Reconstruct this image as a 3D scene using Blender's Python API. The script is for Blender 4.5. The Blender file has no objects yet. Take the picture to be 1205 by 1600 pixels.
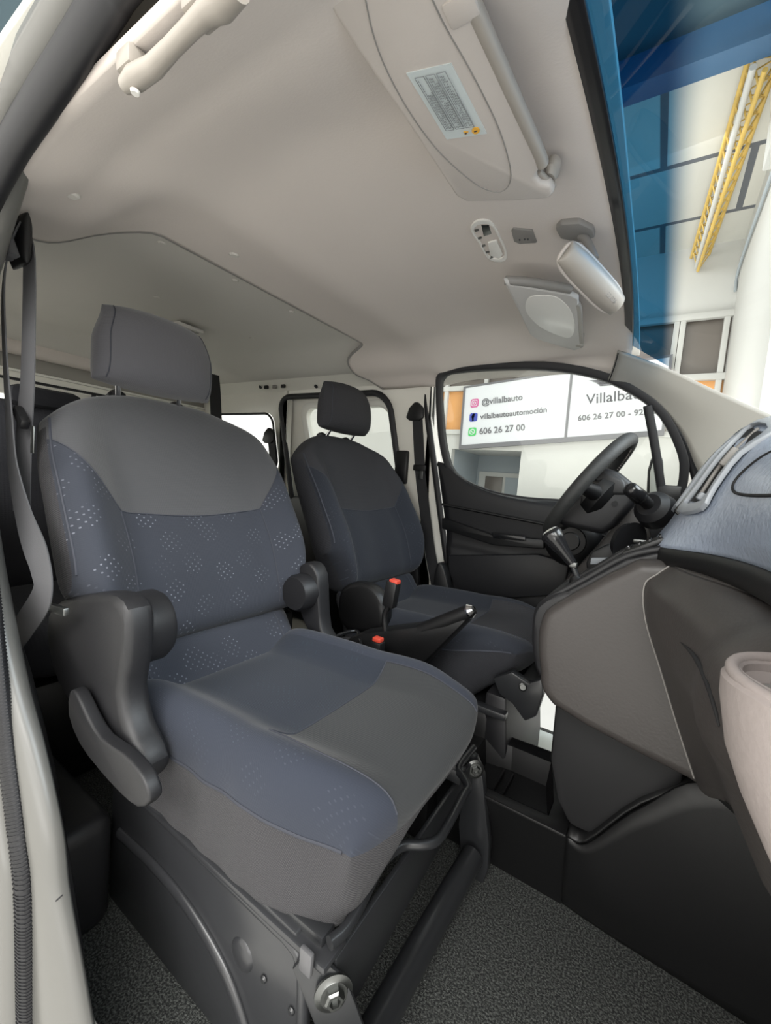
import bpy, bmesh, math, random
from math import sin, cos, pi, radians
from mathutils import Vector as V, Matrix
from mathutils.bvhtree import BVHTree
random.seed(4)
SC = bpy.context.scene
COL = SC.collection
# ------------------------------------------------------------------ camera
F = 659.2467; CX, CY = 602.5, 800.0
vy = (1030 - CX, 785 - CY, F); vx = (CX + 419, CY - 661, -F)
AY = V(vy).normalized(); AX = V(vx).normalized(); AZ = AX.cross(AY)
RW = Matrix((AX, AY, AZ))                       # world = RW @ cam (x right, y down, z forward)
CAM = V((0, -1.01, 0.95))
cd = bpy.data.cameras.new('camera'); cam = bpy.data.objects.new('camera', cd); COL.objects.link(cam)
r, u, f = RW.col[0], -RW.col[1], RW.col[2]
cam.matrix_world = Matrix(((r[0], u[0], -f[0], CAM[0]), (r[1], u[1], -f[1], CAM[1]), (r[2], u[2], -f[2], CAM[2]), (0, 0, 0, 1)))
cd.sensor_fit = 'VERTICAL'; cd.sensor_height = 24; cd.lens = F * 24 / 1600; cd.clip_start = 0.02
SC.camera = cam
# ------------------------------------------------------------------ light, world, exposure
SC.view_settings.view_transform = 'Standard'; SC.view_settings.look = 'None'; SC.view_settings.gamma = 1
SC.view_settings.use_curve_mapping = False
SC.view_settings.exposure = 0.85
w = bpy.data.worlds.new('world'); SC.world = w; w.use_nodes = True
w.node_tree.nodes['Background'].inputs[0].default_value = (1.0, 0.975, 0.91, 1)
w.node_tree.nodes['Background'].inputs[1].default_value = 1.15
def area(name, loc, target, size, power, col):
    l = bpy.data.lights.new(name, 'AREA'); l.energy = power; l.size = size[0]; l.shape = 'RECTANGLE'; l.size_y = size[1]; l.color = col
    o = bpy.data.objects.new(name, l); COL.objects.link(o); o.location = loc
    o.rotation_euler = (V(target) - V(loc)).to_track_quat('-Z', 'Y').to_euler(); return o
area('fill_light_front', (2.2, 0.4, 3.2), (0, 0, 0.9), (2.5, 2.5), 120, (0.88, 0.94, 1.0))  # added fill through the windshield, not a fitting of the hall
area('fill_light_side', (0.4, -2.9, 2.9), (-0.3, -1.9, -0.4), (3.0, 1.2), 85, (1.0, 0.985, 0.96))  # added fill on the ground by the door, bounces up to the headliner
area('fill_light_door', (0.9, -3.4, 1.0), (-0.4, 0, 1.1), (1.6, 1.2), 15, (1.0, 0.99, 0.98))  # added low fill shining in through the open passenger door
area('fill_light_hall', (-1.2, 3.0, 3.6), (-1.0, 4.4, 1.2), (2.5, 1.2), 20, (1.0, 1.0, 1.0))  # added fill to brighten the hall beyond the driver side
area('fill_light_up', (-0.5, 3.4, 1.0), (-0.5, 3.6, 3.9), (2.5, 1.6), 32, (1.0, 0.98, 0.93))  # added fill pointing up to lighten the tiled ceiling
# ------------------------------------------------------------------ projection helper: where a sight line meets a plane of the van
def ray(px, py): return (RW @ V((px - CX, py - CY, F))).normalized()
def at(px, py, ax, val):
    d = ray(px, py); i = 'xyz'.index(ax); return CAM + d * ((val - CAM[i]) / d[i])
def ats(pts, ax, val): return [at(p[0], p[1], ax, val) for p in pts]
# ------------------------------------------------------------------ materials
M = {}
def mat(name, col, rough=0.6, metal=0.0, bump=None, var=0.0, varscale=6, sheen=0, spec=0.5, emit=0):
    m = bpy.data.materials.new(name); m.use_nodes = True; nt = m.node_tree; b = nt.nodes['Principled BSDF']
    b.inputs['Base Color'].default_value = (*col, 1); b.inputs['Roughness'].default_value = rough
    b.inputs['Metallic'].default_value = metal; b.inputs['Specular IOR Level'].default_value = spec
    if sheen: b.inputs['Sheen Weight'].default_value = sheen; b.inputs['Sheen Roughness'].default_value = 0.5
    if emit: b.inputs['Emission Color'].default_value = (*col, 1); b.inputs['Emission Strength'].default_value = emit
    tc = nt.nodes.new('ShaderNodeTexCoord')
    n = nt.nodes.new('ShaderNodeTexNoise'); n.inputs['Scale'].default_value = varscale; n.inputs['Detail'].default_value = 4
    nt.links.new(tc.outputs['Object'], n.inputs['Vector'])
    mx = nt.nodes.new('ShaderNodeMix'); mx.data_type = 'RGBA'
    v = max(var, 0.02)
    mx.inputs[6].default_value = tuple(min(1, c * (1 - v)) for c in col) + (1,); mx.inputs[7].default_value = tuple(min(1, c * (1 + v)) for c in col) + (1,)
    nt.links.new(n.outputs['Fac'], mx.inputs[0]); nt.links.new(mx.outputs[2], b.inputs['Base Color'])
    if bump:
        sc, st, dist = bump[:3]
        kind = bump[3] if len(bump) > 3 else 'noise'
        if kind == 'noise':
            t = nt.nodes.new('ShaderNodeTexNoise'); t.inputs['Detail'].default_value = 3; t.inputs['Scale'].default_value = sc; out = t.outputs['Fac']; nt.links.new(tc.outputs['Object'], t.inputs['Vector'])
        elif kind == 'voro':
            t = nt.nodes.new('ShaderNodeTexVoronoi'); t.inputs['Scale'].default_value = sc; out = t.outputs['Distance']; nt.links.new(tc.outputs['Object'], t.inputs['Vector'])
        else:  # weave from uv
            t1 = nt.nodes.new('ShaderNodeTexWave'); t1.inputs['Scale'].default_value = sc; t1.bands_direction = 'X'
            t2 = nt.nodes.new('ShaderNodeTexWave'); t2.inputs['Scale'].default_value = sc; t2.bands_direction = 'Y'
            nt.links.new(tc.outputs['UV'], t1.inputs['Vector']); nt.links.new(tc.outputs['UV'], t2.inputs['Vector'])
            ad = nt.nodes.new('ShaderNodeMath'); ad.operation = 'ADD'; nt.links.new(t1.outputs['Fac'], ad.inputs[0]); nt.links.new(t2.outputs['Fac'], ad.inputs[1]); out = ad.outputs[0]
        bp = nt.nodes.new('ShaderNodeBump'); bp.inputs['Strength'].default_value = st; bp.inputs['Distance'].default_value = dist
        nt.links.new(out, bp.inputs['Height']); nt.links.new(bp.outputs['Normal'], b.inputs['Normal'])
    M[name] = m; return m
mat('fabric_grey', (0.025, 0.027, 0.029), 0.92, bump=(60, 0.12, 0.002, 'weave'), var=0.08, sheen=0.10)
mat('fabric_side', (0.034, 0.033, 0.037), 0.95, bump=(85, 0.5, 0.002, 'weave'), var=0.12, sheen=0.05)
mat('fabric_dark', (0.022, 0.023, 0.028), 0.95, bump=(60, 0.2, 0.002, 'weave'), var=0.1)
mat('fabric_head', (0.080, 0.079, 0.088), 0.93, bump=(80, 0.1, 0.002, 'weave'), var=0.04, sheen=0.25)
mat('piping', (0.035, 0.038, 0.05), 0.8)
mat('black_plastic', (0.005, 0.005, 0.0055), 0.45, bump=(350, 0.12, 0.001))
mat('dark_plastic', (0.010, 0.010, 0.0115), 0.5, bump=(300, 0.15, 0.001), var=0.06)
mat('black_gloss', (0.012, 0.012, 0.013), 0.18)
mat('black_deep', (0.008, 0.008, 0.009), 0.7)
mat('black_metal', (0.02, 0.021, 0.023), 0.32, spec=0.6)
mat('base_metal', (0.030, 0.031, 0.034), 0.30, bump=(14, 0.1, 0.01), spec=0.6)
mat('taupe', (0.046, 0.041, 0.039), 0.42, bump=(190, 0.22, 0.0015), var=0.03)
mat('taupe_light', (0.30, 0.262, 0.25), 0.55, bump=(160, 0.3, 0.0015), var=0.03)
mat('dash_grey_sheen', (0.32, 0.37, 0.46), 0.26, spec=0.8, bump=(110, 0.5, 0.003), var=0.04)  # dark pad plastic made paler: reflected window sheen is put into the colour
mat('silver_grey', (0.30, 0.32, 0.35), 0.35, bump=(200, 0.08, 0.001))
mat('headliner', (0.66, 0.60, 0.555), 0.95, bump=(260, 0.14, 0.0015), var=0.04, varscale=3)
mat('headliner_rear', (0.62, 0.595, 0.55), 0.95, bump=(240, 0.1, 0.0015), var=0.04, varscale=3)
mat('visor_vinyl', (0.52, 0.475, 0.44), 0.6, bump=(260, 0.12, 0.001))
mat('visor_light', (0.55, 0.53, 0.51), 0.5, bump=(300, 0.12, 0.001))
mat('beige_plastic', (0.34, 0.31, 0.275), 0.4)
mat('grey_plastic', (0.24, 0.228, 0.215), 0.5)
mat('trim_beige', (0.31, 0.295, 0.265), 0.55, bump=(220, 0.12, 0.001))
mat('white_paint', (0.80, 0.79, 0.73), 0.2, var=0.02)
mat('cream_paint', (0.78, 0.76, 0.69), 0.3, var=0.02)
mat('white_paint_dimmed', (0.135, 0.133, 0.124), 0.35, var=0.03)  # white body paint, dimmer light put into the colour against the strong side lights
mat('tab_grey', (0.10, 0.10, 0.105), 0.4)
mat('rubber', (0.010, 0.010, 0.012), 0.55)
mat('belt', (0.085, 0.085, 0.09), 0.75, bump=(900, 0.3, 0.001), var=0.1)
mat('belt_dark', (0.018, 0.018, 0.02), 0.75)
mat('chrome', (0.75, 0.75, 0.76), 0.16, 1.0)
mat('steel', (0.17, 0.175, 0.17), 0.38, 1.0, bump=(60, 0.1, 0.002))
mat('red', (0.55, 0.06, 0.035), 0.4)
mat('frit', (0.012, 0.012, 0.014), 0.35)
mat('label_white', (0.55, 0.60, 0.60), 0.4)
mat('label_ink', (0.20, 0.21, 0.22), 0.6)
mat('label_orange', (0.80, 0.42, 0.06), 0.5)
mat('lamp_white', (0.78, 0.76, 0.72), 0.3)
mat('mirror_glass', (0.55, 0.65, 0.8), 0.03, 1.0)
mat('paper', (0.70, 0.76, 0.73), 0.7)
mat('steering_leather', (0.028, 0.029, 0.029), 0.6, bump=(90, 0.5, 0.002), var=0.35, varscale=30)
mat('hall_white', (0.55, 0.55, 0.53), 0.8, var=0.03, varscale=1.5)
mat('hall_grey', (0.36, 0.40, 0.43), 0.8)
mat('hall_floor', (0.66, 0.65, 0.62), 0.3, var=0.05)
mat('joint', (0.16, 0.17, 0.18), 0.8)
mat('orange_panel', (0.72, 0.36, 0.13), 0.6)
mat('hall_blue', (0.04, 0.12, 0.24), 0.6)
mat('hall_teal', (0.07, 0.12, 0.15), 0.7)
mat('yellow_steel', (0.62, 0.42, 0.10), 0.5, var=0.3, varscale=8)
mat('sign_white', (0.62, 0.635, 0.66), 0.5)
mat('ink', (0.05, 0.05, 0.06), 0.5)
mat('ink_grey', (0.14, 0.14, 0.15), 0.5)
mat('app_pink', (0.55, 0.10, 0.28), 0.5)
mat('app_blue', (0.04, 0.06, 0.35), 0.5)
mat('app_green', (0.07, 0.50, 0.13), 0.5)
mat('brown_glass', (0.16, 0.14, 0.125), 0.25)
def tile_mat():
    m = mat('hall_tiles', (0.62, 0.61, 0.56), 0.8, var=0.04, varscale=1.2); nt = m.node_tree
    tc = nt.nodes.new('ShaderNodeTexCoord'); mp = nt.nodes.new('ShaderNodeMapping'); mp.inputs['Location'].default_value = (0.3, 0.10, 0)
    b = nt.nodes.new('ShaderNodeTexBrick'); b.inputs['Scale'].default_value = 1
    b.inputs['Brick Width'].default_value = 1.25; b.inputs['Row Height'].default_value = 0.9; b.inputs['Mortar Size'].default_value = 0.028
    b.inputs['Color1'].default_value = (0.66, 0.65, 0.60, 1); b.inputs['Color2'].default_value = (0.58, 0.58, 0.55, 1); b.inputs['Mortar'].default_value = (0.13, 0.14, 0.16, 1)
    nt.links.new(tc.outputs['Object'], mp.inputs['Vector']); nt.links.new(mp.outputs[0], b.inputs['Vector'])
    nt.links.new(b.outputs['Color'], nt.nodes['Principled BSDF'].inputs['Base Color'])
tile_mat()
def fabric_blue(name, col, dot, amount):
    m = mat(name, col, 0.93, bump=(80, 0.1, 0.0015, 'weave'), sheen=0.08); nt = m.node_tree; N = nt.nodes; L = nt.links
    b = N['Principled BSDF']; base = b.inputs['Base Color'].links[0].from_socket
    tc = N.new('ShaderNodeTexCoord')
    mp = N.new('ShaderNodeMapping'); mp.inputs['Rotation'].default_value = (0, 0, radians(45)); L.new(tc.outputs['UV'], mp.inputs['Vector'])
    v1 = N.new('ShaderNodeTexVoronoi'); v1.voronoi_dimensions = '2D'; v1.inputs['Scale'].default_value = 88; v1.inputs['Randomness'].default_value = 0.12
    v2 = N.new('ShaderNodeTexVoronoi'); v2.voronoi_dimensions = '2D'; v2.inputs['Scale'].default_value = 12.5; v2.inputs['Randomness'].default_value = 0.55
    L.new(mp.outputs[0], v1.inputs['Vector']); L.new(mp.outputs[0], v2.inputs['Vector'])
    a = N.new('ShaderNodeMath'); a.operation = 'LESS_THAN'; a.inputs[1].default_value = 0.15; L.new(v1.outputs['Distance'], a.inputs[0])
    c = N.new('ShaderNodeMath'); c.operation = 'LESS_THAN'; c.inputs[1].default_value = 0.33; L.new(v2.outputs['Distance'], c.inputs[0])
    n = N.new('ShaderNodeTexNoise'); n.inputs['Scale'].default_value = 9; L.new(tc.outputs['UV'], n.inputs['Vector'])
    rp = N.new('ShaderNodeMapRange'); rp.inputs[1].default_value = 0.35; rp.inputs[2].default_value = 0.65; rp.inputs[3].default_value = 0.1; L.new(n.outputs['Fac'], rp.inputs[0])
    m1 = N.new('ShaderNodeMath'); m1.operation = 'MULTIPLY'; L.new(a.outputs[0], m1.inputs[0]); L.new(c.outputs[0], m1.inputs[1])
    m2 = N.new('ShaderNodeMath'); m2.operation = 'MULTIPLY'; L.new(m1.outputs[0], m2.inputs[0]); L.new(rp.outputs[0], m2.inputs[1])
    m3 = N.new('ShaderNodeMath'); m3.operation = 'MULTIPLY'; L.new(m2.outputs[0], m3.inputs[0]); m3.inputs[1].default_value = amount
    mx = N.new('ShaderNodeMix'); mx.data_type = 'RGBA'; L.new(m3.outputs[0], mx.inputs[0]); L.new(base, mx.inputs[6]); mx.inputs[7].default_value = (*dot, 1)
    L.new(mx.outputs[2], b.inputs['Base Color'])
fabric_blue('fabric_blue', (0.025, 0.029, 0.040), (0.20, 0.21, 0.25), 0.75)
fabric_blue('fabric_blue_plain', (0.014, 0.019, 0.030), (0.04, 0.09, 0.12), 0.2)
fabric_blue('fabric_blue_bolster', (0.029, 0.035, 0.052), (0.14, 0.18, 0.24), 0.35)
fabric_blue('fabric_blue_cushion', (0.021, 0.026, 0.040), (0.09, 0.10, 0.13), 0.22)
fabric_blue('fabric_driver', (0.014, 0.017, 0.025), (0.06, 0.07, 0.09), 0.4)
def carpet():
    m = mat('carpet', (0.03, 0.032, 0.031), 1.0, bump=(420, 1.0, 0.01)); nt = m.node_tree
    tc = nt.nodes.new('ShaderNodeTexCoord'); n = nt.nodes.new('ShaderNodeTexNoise'); n.inputs['Scale'].default_value = 260; n.inputs['Detail'].default_value = 3
    cr = nt.nodes.new('ShaderNodeValToRGB'); cr.color_ramp.elements[0].position = 0.42; cr.color_ramp.elements[1].position = 0.66
    cr.color_ramp.elements[0].color = (0.018, 0.02, 0.02, 1); cr.color_ramp.elements[1].color = (0.15, 0.16, 0.15, 1)
    nt.links.new(tc.outputs['Object'], n.inputs['Vector']); nt.links.new(n.outputs['Fac'], cr.inputs[0]); nt.links.new(cr.outputs[0], nt.nodes['Principled BSDF'].inputs['Base Color'])
carpet()
def glass(name, tint, gl=0.06):
    m = bpy.data.materials.new(name); m.use_nodes = True; nt = m.node_tree; nt.nodes.clear()
    o = nt.nodes.new('ShaderNodeOutputMaterial'); t = nt.nodes.new('ShaderNodeBsdfTransparent'); g = nt.nodes.new('ShaderNodeBsdfGlossy'); x = nt.nodes.new('ShaderNodeMixShader')
    g.inputs['Roughness'].default_value = 0.02; t.inputs[0].default_value = (*tint, 1); x.inputs[0].default_value = gl
    nt.links.new(t.outputs[0], x.inputs[1]); nt.links.new(g.outputs[0], x.inputs[2]); nt.links.new(x.outputs[0], o.inputs[0])
    if name == 'windshield_glass':
        tc = nt.nodes.new('ShaderNodeTexCoord'); s = nt.nodes.new('ShaderNodeSeparateXYZ'); nt.links.new(tc.outputs['Object'], s.inputs[0])
        mr = nt.nodes.new('ShaderNodeMapRange'); mr.inputs[1].default_value = -0.050; mr.inputs[2].default_value = -0.004; mr.interpolation_type = 'SMOOTHSTEP'; nt.links.new(s.outputs[0], mr.inputs[0])
        mx = nt.nodes.new('ShaderNodeMix'); mx.data_type = 'RGBA'; mx.inputs[6].default_value = (0.035, 0.15, 0.28, 1); mx.inputs[7].default_value = (*tint, 1)
        nt.links.new(mr.outputs[0], mx.inputs[0]); nt.links.new(mx.outputs[2], t.inputs[0])
    M[name] = m
glass('window_glass', (0.93, 0.95, 0.94), 0.03); glass('windshield_glass', (0.93, 0.96, 0.95), 0.035)
# ------------------------------------------------------------------ mesh helpers
def link(name, me, m, parent=None, smooth=True):
    o = bpy.data.objects.new(name, me); COL.objects.link(o)
    for k in (m if isinstance(m, (list, tuple)) else [m]): me.materials.append(M[k] if isinstance(k, str) else k)
    if smooth:
        for p in me.polygons: p.use_smooth = True
    if parent: o.parent = parent; o.matrix_parent_inverse = Matrix.Translation(-parent.location)
    return o
def frombm(name, bm, m, parent=None, smooth=True, sharp=35):
    bmesh.ops.recalc_face_normals(bm, faces=bm.faces)
    me = bpy.data.meshes.new(name); bm.to_mesh(me); bm.free()
    o = link(name, me, m, parent, smooth)
    if smooth and sharp: me.set_sharp_from_angle(angle=radians(sharp))
    return o
def tag(o, label, cat=None, group=None, kind=None):
    if label: o['label'] = label
    if cat: o['category'] = cat
    if group: o['group'] = group
    if kind: o['kind'] = kind
    return o
def thing(name, loc, label, cat, group=None):
    o = bpy.data.objects.new(name, None); COL.objects.link(o); o.location = loc; o.empty_display_size = 0.05
    return tag(o, label, cat, group)
def cr(pts, n=8, closed=False):
    """Catmull-Rom resample"""
    P = [V(p) for p in pts]; N = len(P); out = []
    segs = N if closed else N - 1
    for i in range(segs):
        p1, p2 = P[i], P[(i + 1) % N]
        p0 = P[i - 1] if (i > 0 or closed) else p1 * 2 - p2
        p3 = P[(i + 2) % N] if (i + 2 < N or closed) else p2 * 2 - p1
        for k in range(n):
            t = k / n
            out.append(0.5 * ((2 * p1) + (p2 - p0) * t + (2 * p0 - 5 * p1 + 4 * p2 - p3) * t * t + (3 * p1 - p0 - 3 * p2 + p3) * t ** 3))
    if not closed: out.append(P[-1])
    return out
def grid_bm(bm, rows, close_u=False, cap=False, mi=0):
    vs = [[bm.verts.new(p) for p in r_] for r_ in rows]; n = len(rows[0])
    for i in range(len(rows) - 1):
        for j in range(n if close_u else n - 1):
            a, b, c, d = vs[i][j], vs[i][(j + 1) % n], vs[i + 1][(j + 1) % n], vs[i + 1][j]
            fs = []
            for q in (a, b, c, d):
                if q not in fs: fs.append(q)
            if len(fs) > 2:
                fc = bm.faces.new(fs); fc.material_index = mi
    if cap:
        for r_ in (vs[0], vs[-1]):
            try: bm.faces.new(r_)
            except ValueError: pass
    return vs
def patch(name, rows, m, parent=None, nu=8, nv=8, thick=0.0, off=-1):
    """smooth surface through a net of points"""
    R = [cr(r_, nu) for r_ in rows]
    cols = list(zip(*R)); C2 = [cr(c, nv) for c in cols]; G = list(zip(*C2))
    bm = bmesh.new(); grid_bm(bm, [list(g) for g in G]); 
    o = frombm(name, bm, m, parent, True, None)
    if thick:
        s = o.modifiers.new('thickness', 'SOLIDIFY'); s.thickness = thick; s.offset = off
    return o
def tube_bm(bm, pts, rad, n=12, cap=True, flat=None):
    """tube along points; rad number or list; flat=(axis vector, factor) squashes"""
    P = [V(p) for p in pts]; up = None; rows = []
    for i, p in enumerate(P):
        t = (P[min(i + 1, len(P) - 1)] - P[max(i - 1, 0)]).normalized()
        if up is None: up = t.orthogonal().normalized()
        up = (up - t * up.dot(t)).normalized(); sd = t.cross(up)
        rr = rad[i] if isinstance(rad, (list, tuple)) else rad
        ring = []
        for k in range(n):
            d = up * cos(2 * pi * k / n) + sd * sin(2 * pi * k / n)
            if flat: ax = V(flat[0]).normalized(); d = d - ax * d.dot(ax) * (1 - flat[1])
            ring.append(p + d * rr)
        rows.append(ring)
    grid_bm(bm, rows, True, cap)
def tube(name, pts, rad, m, parent=None, n=12, smooth=0, flat=None, closed=False):
    if smooth: pts = cr(pts, smooth, closed)
    if closed: pts = list(pts) + [pts[0]]
    bm = bmesh.new(); tube_bm(bm, pts, rad, n, not closed, flat); return frombm(name, bm, m, parent, True, 50)
def ribbon(name, pts, wdir, width, th, m, parent=None, smooth=8):
    P = cr(pts, smooth); bm = bmesh.new(); rows = []
    W_ = [V(x) for x in wdir] if isinstance(wdir[0], (list, tuple, V)) else None
    for i, p in enumerate(P):
        t = (P[min(i + 1, len(P) - 1)] - P[max(i - 1, 0)]).normalized()
        if W_:
            q = i / (len(P) - 1) * (len(W_) - 1); k = min(int(q), len(W_) - 2); wd = W_[k].lerp(W_[k + 1], q - k)
        else: wd = V(wdir)
        wd = (wd - t * wd.dot(t)).normalized(); nn = t.cross(wd)
        a = wd * width / 2; b = nn * th / 2
        rows.append([p - a - b, p + a - b, p + a + b, p - a + b])
    grid_bm(bm, rows, True, True); return frombm(name, bm, m, parent, True, 40)
def prism(name, pts, vec, m, parent=None, bevel=0.0, seg=2, smooth=0, taper=1.0):
    """polygon of 3-D points swept by vec"""
    P = cr(pts, smooth, True) if smooth else [V(p) for p in pts]
    c = sum(P, V()) / len(P)
    bm = bmesh.new(); a = [bm.verts.new(p) for p in P]; b = [bm.verts.new(c + (p - c) * taper + V(vec)) for p in P]
    bm.faces.new(a); bm.faces.new(b)
    for i in range(len(P)): bm.faces.new((a[i], a[(i + 1) % len(P)], b[(i + 1) % len(P)], b[i]))
    bmesh.ops.recalc_face_normals(bm, faces=bm.faces)
    if bevel:
        es = [e for e in bm.edges if (e.calc_face_angle(0) > 0.6)]
        bmesh.ops.bevel(bm, geom=es, offset=bevel, segments=seg, affect='EDGES', profile=0.5, clamp_overlap=True)
    return frombm(name, bm, m, parent, True, 30)
def box_bm(bm, c, s, rot=None):
    g = bmesh.ops.create_cube(bm, size=1)['verts']; bmesh.ops.scale(bm, vec=s, verts=g)
    if rot: bmesh.ops.rotate(bm, cent=(0, 0, 0), matrix=rot, verts=g)
    bmesh.ops.translate(bm, vec=c, verts=g); return g
def box(name, c, s, m, parent=None, bevel=0.004, rot=None, seg=2):
    bm = bmesh.new(); box_bm(bm, c, s, rot)
    if bevel: bmesh.ops.bevel(bm, geom=list(bm.edges), offset=bevel, segments=seg, affect='EDGES', profile=0.5, clamp_overlap=True)
    return frombm(name, bm, m, parent, True, 30)
def lathe(name, prof, loc, axis, m, parent=None, n=28, scale=(1, 1)):
    """prof: (radius, height) pairs along axis"""
    q = V((0, 0, 1)).rotation_difference(V(axis).normalized()); bm = bmesh.new()
    rows = [[V(loc) + q @ V((r_ * cos(2 * pi * k / n) * scale[0], r_ * sin(2 * pi * k / n) * scale[1], h)) for k in range(n)] for r_, h in prof]
    grid_bm(bm, rows, True, True); return frombm(name, bm, m, parent, True, 35)
def ring(name, outer, inner, vec, m, parent=None, n=0, bevel=0.0):
    """flat frame between two outlines (same count), swept by vec"""
    O = cr(outer, n, True) if n else [V(p) for p in outer]; I = cr(inner, n, True) if n else [V(p) for p in inner]
    vec = V(vec); bm = bmesh.new(); N = len(O)
    A = [bm.verts.new(p) for p in O]; B = [bm.verts.new(p) for p in I]; A2 = [bm.verts.new(p + vec) for p in O]; B2 = [bm.verts.new(p + vec) for p in I]
    for i in range(N):
        j = (i + 1) % N
        for q in ((A[i], A[j], B[j], B[i]), (A2[i], B2[i], B2[j], A2[j]), (A[i], A2[i], A2[j], A[j]), (B[i], B[j], B2[j], B2[i])): bm.faces.new(q)
    bmesh.ops.recalc_face_normals(bm, faces=bm.faces)
    if bevel:
        es = [e for e in bm.edges if e.calc_face_angle(0) > 1.0]
        bmesh.ops.bevel(bm, geom=es, offset=bevel, segments=2, affect='EDGES', profile=0.5, clamp_overlap=True)
    return frombm(name, bm, m, parent, True, 30)
def rrect(x0, x1, z0, z1, r_, y, k=5, skew=0.0, n_side=3):
    """rounded rectangle outline in an x-z plane"""
    out = []
    for cx_, cz, a0 in ((x1 - r_, z1 - r_, 0), (x0 + r_, z1 - r_, 90), (x0 + r_, z0 + r_, 180), (x1 - r_, z0 + r_, 270)):
        for i in range(k + 1):
            a = radians(a0 + 90 * i / k); x = cx_ + r_ * cos(a); z = cz + r_ * sin(a)
            out.append(V((x + skew * (z - z0), y(z) if callable(y) else y, z)))
    return out
def text(name, s, size, origin, right, up, m, parent=None, depth=0.002, bold=0.0, align='LEFT', sx=1.0):
    c = bpy.data.curves.new(name, 'FONT'); c.body = s; c.size = size; c.extrude = depth; c.offset = bold; c.align_x = align; c.resolution_u = 3
    t = bpy.data.objects.new(name, c); COL.objects.link(t)
    me = bpy.data.meshes.new_from_object(t.evaluated_get(bpy.context.evaluated_depsgraph_get())); bpy.data.objects.remove(t)
    r_ = V(right).normalized(); u_ = V(up); u_ = (u_ - r_ * u_.dot(r_)).normalized(); n_ = r_.cross(u_)
    for v in me.vertices: v.co = V(origin) + r_ * v.co.x * sx + u_ * v.co.y + n_ * v.co.z
    return link(name, me, m, parent, False)
def sstep(a, b, x):
    t = max(0.0, min(1.0, (x - a) / (b - a))); return t * t * (3 - 2 * t)
def pillow(name, A, B, S, mats, mfn, parent=None, p=5.0, uvf=None, pb=None, uvp=None, p2=None):
    """closed cushion: S(a,b,side) gives the full front (side=1) or back (side=-1); pinched together at the rim"""
    bm = bmesh.new(); uv = bm.loops.layers.uv.new('UVMap'); pb = pb or p
    def hgt(a, b, s=1):
        q, qb = (p2, p2) if (p2 and s < 0) else (p, pb)
        return max(0, 1 - abs(a) ** q) ** (1 / 2.2) * max(0, 1 - abs(b) ** qb) ** (1 / 2.2)
    def pt(a, b, s):
        f_, k_ = S(a, b, 1), S(a, b, -1); mid = f_.lerp(k_, .5 if not p2 else .3); h = hgt(a, b, s); return mid.lerp(f_ if s > 0 else k_, h)
    G = {}
    for s in (1, -1):
        for i, a in enumerate(A):
            for j, b in enumerate(B):
                rim = i in (0, len(A) - 1) or j in (0, len(B) - 1)
                if s == -1 and rim: G[(s, i, j)] = G[(1, i, j)]
                else: G[(s, i, j)] = bm.verts.new(pt(a, b, s))
    for s in (1, -1):
        for i in range(len(A) - 1):
            for j in range(len(B) - 1):
                q = [G[(s, i, j)], G[(s, i + 1, j)], G[(s, i + 1, j + 1)], G[(s, i, j + 1)]]
                ab = [(A[i], B[j]), (A[i + 1], B[j]), (A[i + 1], B[j + 1]), (A[i], B[j + 1])]
                if s < 0: q.reverse(); ab.reverse()
                fc = bm.faces.new(q); am = (A[i] + A[i + 1]) / 2; b_ = (B[j] + B[j + 1]) / 2
                fc.material_index = mfn(am, b_, s)
                for l, (x, y) in zip(fc.loops, ab): l[uv].uv = uvp(l.vert.co, x) if uvp else uvf(x, y) if uvf else (x * .3, y * .3)
    bmesh.ops.recalc_face_normals(bm, faces=bm.faces)
    me = bpy.data.meshes.new(name); bm.to_mesh(me); bm.free(); o = link(name, me, mats, parent, True)
    return o, pt
def spaced(knots, per):
    out = []
    for k in range(len(knots) - 1):
        n = per[k] if isinstance(per, (list, tuple)) else per
        for i in range(n): out.append(knots[k] + (knots[k + 1] - knots[k]) * i / n)
    return out + [knots[-1]]
RIM = [-1, -.995, -.985, -.965, -.93]
def sym(inner): return RIM + inner + [-x for x in reversed(RIM)]
def struct(o, label=None): o['kind'] = 'structure'; return o if not label else tag(o, label)
# ================================================================== THE SHOWROOM OUTSIDE
struct(box('showroom_floor', (0, 1.5, -0.47), (16, 14, 0.06), 'hall_floor', bevel=0), 'pale showroom floor under the van')
CZ = 3.87
struct(box('showroom_ceiling', (-1.5, 3.75, CZ + 0.05), (9, 2.9, 0.1), 'hall_tiles', bevel=0), 'cream tiled showroom ceiling with dark joints seen through the windshield')
struct(box('showroom_ceiling_dark', (-1.5, 0.2, CZ + 0.05), (9, 4.2, 0.1), 'hall_teal', bevel=0), 'dark painted ceiling bay nearer the van')
struct(box('trim_1', (-1.5, 2.36, CZ - 0.09), (9, 0.16, 0.2), 'hall_blue', bevel=0.004), 'blue painted ceiling beam seen through the windshield')
struct(box('wall_right', (0.50, 3.75, 1.7), (0.1, 2.6, 4.4), 'hall_white', bevel=0), 'bright white side wall seen through the windshield')
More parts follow.
